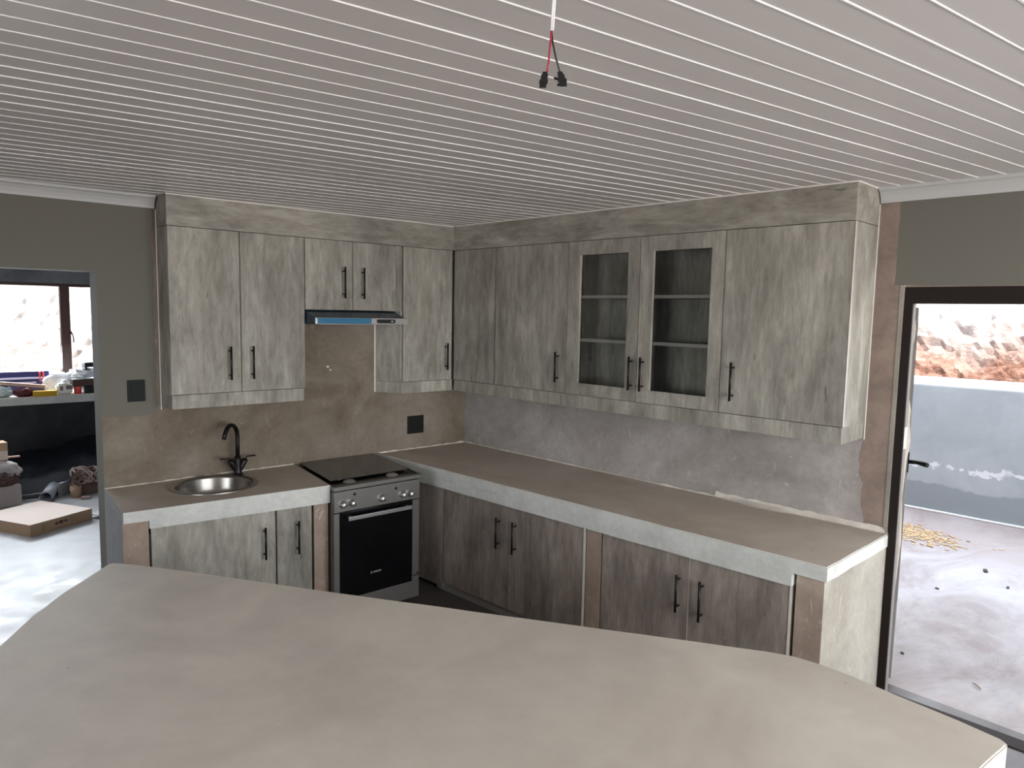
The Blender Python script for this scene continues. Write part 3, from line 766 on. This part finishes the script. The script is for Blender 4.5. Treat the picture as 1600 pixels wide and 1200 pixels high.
bm = B(); hexa(bm, FST, 0, .033, SD-.02, SD+.006, .16, .652); mk('side_strip', bm, 'stovesteel', t)
bm = B(); hexa(bm, FST, .526, SW, SD-.02, SD+.006, .19, .652); mk('side_strip', bm, 'stovesteel', t)
bm = B(); hexa(bm, FST, .0, SW+.004, SD-.02, SD+.004, .03, .137); hexa(bm, FST, .526, SW+.004, SD-.02, SD+.004, .137, .165); mk('drawer_front', bm, 'stovesteel', t, .002)
for a, b in ((.03, .05), (.54, .05), (.03, .62), (.54, .62)):
    bm = B(); lathe(bm, [(.001, 0), (.018, 0), (.018, .012), (.012, .045), (.001, .045)], FST(a, b, 0), 12); mk('foot', bm, 'blackp', t)

# long counter
ctB = thing('counter', 'long cement counter with thick white-painted edge along the right wall', 'counter', (-.3, -1.55, .68))
pB = [(.000, -.001), (-.771, -.001), (-.511, -3.074), (.165, -3.046)]
slab('slab', pB, .748, CT, 'top', 'slabface', ctB)
FS = frame((-.771, 0), (-.511, -3.073))
bm = B(); pts = []
for k in range(61):
    s = .005+k*(2.943-.005)/60; pts.append((s, .690+noise.noise(Vector((s*5, 0, 0)))*.003))
for d in (0.0, -.05):
    pass
for (s0_, z0_), (s1_, z1_) in zip(pts, pts[1:]):
    f = hexa(bm, FS, s0_, s1_, -.05, -.0005, (z0_+z1_)/2, .7485)
bmesh.ops.remove_doubles(bm, verts=bm.verts, dist=.0001)
mk('front_beam', bm, 'slabface', ctB)
bead('mortar_bead', [(-.004, -.004, CT+.002), (.0564*2.2-.006, -2.2, CT+.002)], .006, ctB)
bead('mortar_bead', [(-.76, -.004, CT+.002), (-.01, -.004, CT+.002)], .006, ctB)
bm = B(); a_ = []; b_ = []
for k in range(31):   # thick smear of white filler near the doorway end
    s = 2.15+k*.9/30; w_ = .012+.045*math.exp(-((s-2.42)/.16)**2)+.012*noise.noise(Vector((s*14, 1, 1)))
    a_.append((s, w_))
rows = []
for s, w_ in a_:
    rows.append([bm.verts.new(FB(s, d, z)) for d, z in ((-.002, CT+.030+.012*noise.noise(Vector((s*17, 5, 1)))), (.006, CT+.016), (w_*.6, CT+.005), (w_, CT+.0005), (-.002, CT-.001))])
for r0, r1 in zip(rows, rows[1:]):
    for q in range(5): bm.faces.new((r0[q], r0[(q+1) % 5], r1[(q+1) % 5], r1[q]))
bm.faces.new(rows[0]); bm.faces.new(rows[-1][::-1]); mk('filler_smear', bm, 'mortar', ctB)

bm = B(); prism(bm, [tuple(FBB(a, b, 0)[:2]) for a, b in ((1.842, -.55), (1.842, .0), (1.938, .0), (1.938, -.55))], 0, .692)
tag(mk('counter_pier', bm, 'pier', None, base=True), 'narrow pinkish plastered pier between the two cupboards of the long counter', 'pier')
bm = B(); prism(bm, [(-.4985, -2.942), (-.4885, -3.056), (.166, -3.041), (.162, -2.942)], 0, .747)
ew = mk('counter_end_wall', bm, 'end', None, mats=['end', 'pier'], facemat=lambda f: 1 if f.normal.x < -.7 else 0, base=True)
tag(ew, 'pale skimmed end wall closing the long counter beside the patio doorway', 'wall')
t = thing('base_cabinet', 'grey-brown wood-look double cupboard under the long counter next to the cooker', 'cupboard', FBB(1.1, -.28, .0), 'cupboards under the long counter')
box('carcass', FBB, (.60, 1.818, -.53, -.02, .0, .688), 'carcass', t)
door_panel(FBB, .06, .683, -.002, .03, .693, t, mat='board_brown', name='filler_panel')
door_panel(FBB, .685, 1.266, 0, .06, .694, t, mat='board_brown', hs=1.194, hz=(.420, .606))
door_panel(FBB, 1.266, 1.819, 0, .06, .692, t, mat='board_brown', hs=1.327, hz=(.418, .608))
box('edge_strip', FBB, (1.821, 1.834, -.3, .002, 0.0, .689), 'edge', t)
t = thing('base_cabinet', 'grey wood-look double cupboard under the long counter at the patio doorway end', 'cupboard', FBB(2.44, -.28, .0), 'cupboards under the long counter')
box('carcass', FBB, (1.946, 2.938, -.53, -.02, .0, .682), 'carcass', t)
door_panel(FBB, 1.944, 2.449, 0, .06, .689, t, mat='board_brown', hs=2.404, hz=(.412, .594))
door_panel(FBB, 2.453, 2.925, 0, .06, .687, t, mat='board_brown', hs=2.526, hz=(.402, .594))
box('edge_strip', FBB, (2.450, 2.4525, -.017, .0005, .06, .687), 'edge', t)
box('edge_strip', FBB, (2.926, 2.936, -.3, .002, 0.0, .689), 'edge', t)

# island
isl = thing('kitchen_island', 'large angled cement-topped island counter in the foreground', 'counter', (-2.4, -2.9, 0))
pI = [(-2.716, -1.283), (-2.700, -1.281), (-2.682, -1.300), (-2.632, -1.360), (-2.494, -1.563), (-2.200, -2.028), (-1.810, -2.624), (-1.579, -2.973), (-1.373, -3.289), (-1.337, -3.36), (-1.322, -3.44), (-1.320, -3.52), (-1.330, -3.64), (-1.336, -3.793), (-1.347, -3.885), (-1.356, -3.900), (-1.372, -3.902), (-1.75, -3.872), (-2.4, -3.82), (-3.12, -3.76), (-3.24, -3.70), (-3.30, -3.5), (-3.32, -2.9), (-3.27, -2.4), (-3.20, -2.05), (-3.114, -1.833), (-3.012, -1.654), (-2.899, -1.495), (-2.799, -1.381)]
slab('countertop', pI[::-1], .705, CT, 'island', 'slabface', isl, .06, .0015)
ci = Vector((-2.3, -2.9)); pin = []
for x_, y_ in pI:
    v_ = Vector((x_, y_))-ci; pin.append(tuple(ci+v_*(1-.10/v_.length)))
bm = B(); prism(bm, pin[::-1], 0, .704); mk('base', bm, 'pier', isl)
for px_, py_ in ((-1.865, -3.127), (-1.793, -2.932)):
    pass

# ------------------------------------------------------------------ switches
def plate(F, s0, s1, z0, z1, label, inner):
    t = thing('switch_plate', label, 'switch', F((s0+s1)/2, .0, z0), 'black wall plates')
    bm = B(); hexa(bm, F, s0, s1, 0, .009, z0, z1); mk('cover', bm, 'socket', t, .002)
    for a in inner: box('rocker', F, a, 'socket', t, .0006)
plate(FA, -2.340, -2.252, 1.280, 1.400, 'black isolator switch plate on the green-grey wall left of the tall cabinet', [(-2.322, -2.272, .009, .0125, 1.300, 1.378)])
plate(FA, -.525, -.388, .922, 1.052, 'black double socket plate on the bare wall right of the cooker', [(-.512, -.462, .009, .0105, .94, 1.034), (-.452, -.401, .009, .0105, .94, 1.034)])

# ------------------------------------------------------------------ ceiling cable
CX, CY = -2.484, -3.449
t = thing('hanging_cable', 'white cable end hanging from the ceiling with red and black wires in two connectors', 'cable', (CX, CY, 2.408))
q = lambda a, b, z: Vector((CX+a*.701+b*.66, CY-a*.713+b*.75, z))     # a to the right of the picture, b away
bm = B(); pts = [q(.006, 0, ZC), q(.006, 0, 2.36), q(.004, 0, 2.32), q(.0015, 0, 2.262)]; tube(bm, [p+_r*-.0014 for p in pts], .0018, 8); tube(bm, [p+_r*.0014 for p in pts], .0018, 8); mk('white_sleeve', bm, 'white_cable', t)
bm = B(); tube(bm, [q(.0005, 0, 2.264), q(0, 0, 2.25), q(-.002, .001, 2.225), q(-.0025, .001, 2.213), q(-.006, .001, 2.193)], .0016, 8); mk('red_wire', bm, 'red_wire', t)
bm = B(); tube(bm, [q(.001, .002, 2.262), q(.003, .002, 2.245), q(.009, .002, 2.22), q(.018, .002, 2.193)], .0015, 8); mk('black_wire', bm, 'black_wire', t)
def connector(a, z0, z1, tilt, prongs):
    bm = B(); f = lambda s, d, z: q(a+s+tilt*(z-z0), d, z)
    hexa(bm, f, -.0055, .0055, -.004, .004, z0, z1); hexa(bm, f, -.0070, .0070, -.005, .005, z0+.006, z0+.011)
    hexa(bm, f, -.004, .004, -.003, .003, z1, z1+.004)
    if prongs:
        tube(bm, [f(-.005, 0, z0+.010), f(-.012, 0, z0+.013)], .0022, 8); tube(bm, [f(-.005, 0, z0+.002), f(-.010, 0, z0+.002)], .0022, 8)
    mk('connector', bm, 'blackp', t, .0006)
connector(-.0115, 2.174, 2.194, .15, False)
connector(.0225, 2.176, 2.194, -.3, True)

# ------------------------------------------------------------------ next room: window, worktop and clutter
w1 = B(); hexa(w1, F, -4.7, -1.35, 4.70, 4.76, 2.0, 2.03); hexa(w1, F, -4.7, -4.66, 4.70, 4.76, .95, 2.0); hexa(w1, F, -1.39, -1.35, 4.70, 4.76, .95, 2.0); hexa(w1, F, -4.7, -1.35, 4.70, 4.76, .95, .99)
win = struct('window_1', w1, 'wframe')
box('mullion', F, (-1.905, -1.815, 4.69, 4.76, .99, 2.0), 'wframe', win)
box('mullion', F, (-3.30, -3.24, 4.69, 4.76, .99, 2.0), 'wframe', win)
bm = B(); tube(bm, [(-1.82, 4.685, 1.52), (-1.80, 4.66, 1.47), (-1.795, 4.66, 1.40)], .009, 8); mk('stay_handle', bm, 'wframe', win)
for a, b in ((-4.66, -3.30), (-3.24, -1.905), (-1.815, -1.39)): box('pane', F, (a, b, 4.728, 4.732, .99, 2.0), 'pane', win)
bm = B(); hexa(bm, F, -5.45, -1.1, 4.0, 4.68, .822, .895)
tag(mk('worktop', bm, 'slabface', None, base=True, mats=['top', 'slabface'], facemat=lambda f: 0 if f.normal.z > .6 else 1), 'pale cement worktop below the window of the next room', 'counter')
ZW = .896
def one(name, bm, mat, label, cat, **k): return tag(mk(name, bm, mat, None, base=True, **k), label, cat)
def oriented(c, ang_, F_=None):
    ca, sa = cos(ang_), sin(ang_); return lambda s, d, z: Vector((c[0]+ca*s-sa*d, c[1]+sa*s+ca*d, z))
# long navy tool case
t = thing('tool_case', 'long navy blue case with white stripes lying below the window', 'case', (-2.6, 4.42, ZW))
bm = B(); G = oriented((-2.6, 4.42), .0)
pr = [(-.075, ZW+.0), (.07, ZW+.0), (.085, ZW+.12), (.07, ZW+.225), (-.05, ZW+.225), (-.085, ZW+.12)]
a = [bm.verts.new(G(-.8, d, z)) for d, z in pr]; b = [bm.verts.new(G(.52, d, z)) for d, z in pr]
for i in range(6): bm.faces.new((a[i], a[(i+1) % 6], b[(i+1) % 6], b[i]))
bm.faces.new(a); bm.faces.new(b[::-1]); mk('shell', bm, 'navy', t)
box('stripe', G, (-.8, .525, -.089, -.06, ZW+.150, ZW+.168), 'lilac_white', t); box('stripe', G, (-.8, .40, -.092, -.06, ZW+.108, ZW+.122), 'lilac_white', t)
for s_ in (.46, .43): box('clip', G, (s_, s_+.012, -.093, -.05, ZW+.12, ZW+.226), 'red_orange', t)
# plank
bm = B(); G = oriented((-2.32, 4.12), -.02)
v0 = [G(-.40, -.02, ZW+.150), G(-.40, .02, ZW+.150), G(-.40, .02, ZW+.18), G(-.40, -.02, ZW+.18)]; v1 = [G(.165, -.02, ZW+.073), G(.165, .02, ZW+.073), G(.165, .02, ZW+.105), G(.165, -.02, ZW+.105)]
a = [bm.verts.new(p) for p in v0]; b = [bm.verts.new(p) for p in v1]
for i in range(4): bm.faces.new((a[i], a[(i+1) % 4], b[(i+1) % 4], b[i]))
bm.faces.new(a); bm.faces.new(b[::-1]); one('plank', bm, 'wood_pale', 'pale pinkish wooden plank lying slanted across the clutter on the worktop', 'plank')
bm = B(); G = oriented((-2.168, 4.07), .0); hexa(bm, G, -.10, .10, -.05, .05, ZW, ZW+.052); tb = tag(mk('box', bm, 'yellow', None, .003, True), 'small yellow box at the front edge of the worktop', 'box')
# dark red power tool / glove
def blob(c, r, amp=.3, fr=5, n=3, seed=0):
    bm = B(); bmesh.ops.create_icosphere(bm, subdivisions=n, radius=1)
    for v in bm.verts:
        u = v.co.normalized(); k_ = 1+amp*noise.noise(u*fr*.5+Vector((seed, seed*2, 0)))+amp*.5*noise.noise(u*fr*1.4+Vector((0, seed, 3)))
        v.co = Vector((c[0]+u.x*r[0]*k_, c[1]+u.y*r[1]*k_, max(c[2]-r[2]*.97, c[2]+u.z*r[2]*k_)))
    for f in bm.faces: f.smooth = True
    return bm
one('work_glove', blob((-2.335, 4.09, ZW+.042), (.085, .05, .045), .35, 5, 3, 1), 'dark_red', 'crumpled dark red work glove left of the yellow box', 'glove')
one('plastic_bag', blob((-2.515, 4.12, ZW+.052), (.085, .06, .055), .3, 7, 4, 2), 'plastic_bag', 'crumpled pale bluish plastic bag at the far left of the worktop', 'bag')
one('dark_scrap', blob((-2.48, 4.16, ZW+.118), (.045, .03, .018), .3, 5, 3, 12), 'dark_sheet', 'small dark scrap on top of the plastic bag', 'scrap')
t = thing('bottle', 'squat white plastic bottle with dark label and white cap beside the yellow box', 'bottle', (-1.99, 4.10, ZW))
bm = B(); G = oriented((-1.99, 4.10), .05)
hexa(bm, G, -.075, .065, -.045, .045, ZW, ZW+.115); es = list(bm.edges); bmesh.ops.bevel(bm, geom=es, offset=.018, segments=3, affect='EDGES'); mk('body', bm, 'white_plastic', t)
bm = B(); lathe(bm, [(.045, .112), (.030, .128), (.024, .135), (.024, .150), (.001, .150)], (-1.99, 4.10, ZW), 20); mk('cap', bm, 'white_plastic', t)
box('label', G, (.004, .058, -.0468, -.044, ZW+.055, ZW+.095), 'label_grey', t); box('label', G, (-.048, -.022, -.0468, -.044, ZW+.045, ZW+.090), 'label_grey', t)
# carton tray on red box
bm = B(); G = oriented((-1.80, 4.17), .0); hexa(bm, G, -.12, .20, -.08, .12, ZW+.080, ZW+.150)
cb = mk('carton', bm, 'dark_brown', None, 0, True, mats=['dark_brown', 'paper_white'], facemat=lambda f: 1 if f.normal.z > .6 else 0); tag(cb, 'low brown carton with white top near the right window edge', 'carton')
one('tin', (lambda bm: (lathe(bm, [(.001, 0), (.035, 0), (.036, .004), (.036, .076), (.001, .077)], (-1.87, 4.12, ZW), 20), bm)[1])(B()), 'red_orange', 'small red tin under the front corner of the brown carton', 'tin')
bm = B(); G = oriented((-1.76, 4.13), .1); hexa(bm, G, -.06, .07, -.04, .05, ZW, ZW+.075); one('tool_box', bm, 'blackp', 'black tool box under the brown carton', 'box', bevel=.01)
one('crumpled_paper', blob((-1.80, 4.2, ZW+.205), (.13, .09, .055), .35, 6, 4, 4), 'paper_white', 'crumpled white paper heaped on the brown carton', 'paper')
bm = B(); G = oriented((-1.745, 4.15), .35)
hexa(bm, G, -.07, .07, -.03, .04, ZW+.268, ZW+.322); hexa(bm, G, -.07, -.04, -.03, .04, ZW+.245, ZW+.268); one('power_tool', bm, 'blackp', 'small black power tool lying on the crumpled white paper', 'tool', bevel=.008)
one('rag', blob((-1.70, 4.07, ZW+.19), (.035, .02, .018), .4, 6, 3, 9), 'blue_small', 'little blue rag on the white carton top', 'rag')
one('paper_sheet', blob((-2.0, 4.26, ZW+.108), (.15, .06, .095), .3, 7, 4, 6), 'paper_white', 'rumpled pale paper bag behind the white bottle', 'bag')
bm = B(); tube(bm, [(-2.10, 4.22, ZW+.20), (-1.88, 4.20, ZW+.185)], .005, 6); one('metal_rod', bm, 'pvc_grey', 'thin grey metal rod sticking out over the paper', 'rod')

# floor clutter
def rot_box_pts(a, b, c, h):   # near corner, right corner, back corner
    d = (a[0]+c[0]-b[0], a[1]+c[1]-b[1]); return [a, b, c, d]
t = thing('cardboard_box', 'flat closed cardboard box with printed marks lying on the bright floor', 'box', (-2.45, 2.6, 0))
pts = rot_box_pts((-2.56, 2.19), (-2.09, 2.44), (-2.385, 2.985), 0)
bm = B(); prism(bm, pts, .0, .094)
mk('carton', bm, 'cardboard', t, .002, mats=['cardboard', 'cardboard_pale'], facemat=lambda f: 1 if f.normal.z > .6 else 0)  # top face painted paler to imitate window light falling on it
GB = frame((-2.56, 2.19), (-2.09, 2.44))
bm = B()
def dia(s, z, r):
    a_ = [bm.verts.new(GB(s+x, .0012, z+y)) for x, y in ((-r, 0), (0, -r), (r, 0), (0, r))]; b_ = [bm.verts.new(GB(s+x, .0, z+y)) for x, y in ((-r, 0), (0, -r), (r, 0), (0, r))]
    bm.faces.new(a_)
    for i in range(4): bm.faces.new((b_[i], b_[(i+1) % 4], a_[(i+1) % 4], a_[i]))
dia(.215, .052, .014); dia(.292, .055, .014)
hexa(bm, GB, .235, .272, 0, .0012, .042, .066)
mk('printed_marks', bm, 'print_dark', t)
for a_ in ((.10, .112, 0, .0012, .025, .068), (.31, .314, 0, .0012, .035, .072), (.378, .381, 0, .0012, .035, .078)): box('fine_print', GB, a_, 'print_soft', t)
bm = B(); hexa(bm, GB, .336, .340, 0, .0012, .038, .071); hexa(bm, GB, .352, .356, 0, .0012, .038, .071); hexa(bm, GB, .336, .356, 0, .0012, .071, .074)
mk('printed_frame', bm, 'print_soft', t)
bm = B(); G = oriented((-2.02, 2.50), .35); hexa(bm, G, -.07, .14, -.06, .05, .030, .036); one('metal_plate', bm, 'knob', 'small shiny metal plate leaning at the right end of the flat cardboard box', 'plate')
# sacks and boxes at the left
G = oriented((-2.66, 3.42), .12)
bm = B(); hexa(bm, G, -.22, .165, -.14, .16, 0, .19); t = one('carton', bm, 'carton_grey', 'pale grey carton on the floor at the left edge under the white sack', 'carton', bevel=.01)
one('sack', blob((-2.70, 3.42, .190+.115), (.22, .15, .118), .18, 5, 4, 3), 'sack_white', 'bulging white sack lying on the pale grey carton', 'sack')
one('dark_bag', blob((-2.60, 3.24, .205+.055), (.10, .05, .06), .4, 6, 4, 8), 'dark_brown', 'crumpled dark brown bag in front of the white sack', 'bag')
bm = B(); hexa(bm, oriented((-2.68, 3.42), .1), -.12, .11, -.08, .08, .418, .50); one('parcel', bm, 'cardboard_pale', 'small pale box standing on top of the white sack', 'box', bevel=.003)
bm = B(); hexa(bm, oriented((-2.68, 3.42), .1), -.12, .11, -.08, .08, .501, .572)
one('parcel', bm, 'cardboard', 'brown carton topmost of the stack on the white sack', 'box', bevel=.003)
bm = B(); hexa(bm, oriented((-2.56, 3.50), .0), -.08, .10, -.01, .03, .405, .417); one('batten', bm, 'wood_pale', 'thin pale batten poking out beside the boxes on the sack', 'batten')
# dark plastic sheet heap
bm = B(); nu, nv = 46, 18; rows = []
for i in range(nu+1):
    row = []
    for j in range(nv+1):
        u_, v_ = i/nu, j/nv
        x_ = -2.62+1.42*u_; y_ = 3.50+.95*v_
        e0 = min(1, 4*v_, 5*(1-u_)+.2, 6*u_+.1); z_ = max(.004, e0*(.10+.22*u_*v_+.10*v_+.09*noise.noise(Vector((x_*3, y_*3, 0)))+.05*abs(noise.noise(Vector((x_*9, y_*9, 5))))))
        row.append(bm.verts.new((x_, y_, z_)))
    rows.append(row)
for a, b in zip(rows, rows[1:]):
    for j in range(nv): f = bm.faces.new((a[j], a[j+1], b[j+1], b[j])); f.smooth = True
one('plastic_sheet', bm, 'dark_sheet', 'heap of black plastic sheeting below the worktop', 'sheeting')
def pipe(name, p0, p1, ro, ri, mat, label, cat):
    bm = B(); p0 = Vector(p0); p1 = Vector(p1); ax = (p1-p0); Ln = ax.length
    r = lathe(bm, [(ri, 0), (ro, 0), (ro, Ln), (ri, Ln), (ri, 0)], p0, 28, ax.normalized()); bmesh.ops.remove_doubles(bm, verts=bm.verts, dist=.0001)
    return one(name, bm, mat, label, cat)
pipe('pipe_offcut', (-2.31, 3.24, .052), (-2.20, 3.55, .075), .052, .047, 'pvc_grey', 'short pale grey plastic pipe offcut with its open end facing out', 'pipe')
bm = B(); G = oriented((-2.13, 3.46), .9); hexa(bm, G, -.09, .09, -.004, .004, .004, .13); hexa(bm, G, -.09, -.02, -.03, .004, .13, .138); one('metal_bracket', bm, 'pvc_grey', 'bent grey metal bracket standing behind the pipe offcut', 'bracket')
bm = B(); lathe(bm, [(.001, .0), (.046, 0), (.046, .105), (.040, .105), (.040, .02), (.001, .02)], (-2.055, 3.33, 0), 24); one('cardboard_tube', bm, 'cardboard', 'stubby brown cardboard tube standing on the floor', 'tube')
bm = B()
for k in range(13):   # knotted rope / netting
    a0 = random.uniform(0, 6.28); cx_ = -1.96+random.uniform(-.05, .09); cy_ = 3.42+random.uniform(-.05, .05); zz = .10+.1*random.random(); rr = random.uniform(.05, .10)
    tube(bm, [(cx_+rr*cos(a0+t_*.45), cy_+rr*.55*sin(a0+t_*.45), max(.02, zz+.07*sin(t_*.6+k))) for t_ in range(12)], .011, 6)
hexa(bm, oriented((-1.97, 3.42), .2), -.08, .10, -.05, .05, 0, .12)
one('cloth_bundle', bm, 'cloth_brown', 'tangled brown and pink cloth bundle beside the cardboard tube', 'cloth', mats=['cloth_brown', 'cloth_pale'], facemat=lambda f: 1 if (f.smooth and noise.noise(f.calc_center_median()*9) > 0) else 0)
bm = B(); G = oriented((-2.0, 3.22), .5); tube(bm, [(-2.04, 3.20, .010), (-1.99, 3.22, .016), (-1.96, 3.19, .010), (-1.985, 3.17, .012), (-2.03, 3.21, .022)], .008, 6); one('rope_end', bm, 'cloth_pale', 'pale knotted rope end on the floor before the cloth bundle', 'rope')
for a_, b_, lb in (((-2.50, 3.42, .012), (-2.26, 3.30, .012), 'thin pale rod on the floor nearest the pipe offcut'), ((-2.50, 3.52, .035), (-2.20, 3.47, .05), 'thin grey rod lying behind the pipe offcut')):
    bm = B(); tube(bm, [a_, b_], .006, 6); one('metal_rod', bm, 'pvc_grey', lb, 'rod')

# ------------------------------------------------------------------ patio litter
bm = B(); random.seed(3)
for k in range(420):
    a = random.gauss(0, .19); b = random.gauss(0, .12); c = Vector((3.22+b*1.0+a*.1, -2.13+a, -.003)); th = random.uniform(0, pi); L_ = random.uniform(.008, .028); w_ = random.uniform(.003, .007)
    e = Vector((cos(th), sin(th), 0)); n_ = Vector((-sin(th), cos(th), 0)); h = Vector((0, 0, random.uniform(.002, .008)))
    vs_ = [bm.verts.new(c+p) for p in (-e*L_-n_*w_, e*L_-n_*w_, e*L_+n_*w_, -e*L_+n_*w_)]; vt = [bm.verts.new(v.co+h) for v in vs_]
    bm.faces.new(vt)
    for i in range(4): bm.faces.new((vs_[i], vs_[(i+1) % 4], vt[(i+1) % 4], vt[i]))
tag(mk('straw_scatter', bm, 'straw', None, base=True), 'patch of pale straw and wood chips on the patio near the parapet', 'straw', kind='stuff')
lf = None
for k, (x_, y_, th, lb) in enumerate(((2.629, -2.829, .4, 'dry dark leaf on the patio, largest of the three, right of centre'), (1.969, -2.723, 1.5, 'tiny dry leaf on the patio left of the others'), (2.375, -3.031, .2, 'dry leaf on the patio closest to the right picture edge'), (.77, -2.942, .9, 'small dark leaf on the patio near the counter end wall'))):
    bm = B(); r_ = (.035, .014, .02, .013)[k]; cz = -.004
    pts = [(cos(a)*r_*(1.0), sin(a)*r_*.45) for a in [2*pi*q/8 for q in range(8)]]
    vb = [bm.verts.new((x_+cos(th)*p-sin(th)*s_, y_+sin(th)*p+cos(th)*s_, cz)) for p, s_ in pts]; vt = [bm.verts.new(v.co+Vector((0, 0, .004+.25*r_*(i % 2)))) for i, v in enumerate(vb)]
    bm.faces.new(vt)
    for i in range(8): bm.faces.new((vb[i], vb[(i+1) % 8], vt[(i+1) % 8], vt[i]))
    one('dry_leaf', bm, 'leaf_dark', lb, 'leaf')['group'] = 'dry leaves on the patio'
bm = B(); tube(bm, [(.70, -3.30, .002), (.685, -3.322, .004), (.66, -3.345, .002)], .0035, 6); one('twig', bm, 'twig', 'short pale twig on the patio floor near the island corner', 'twig')
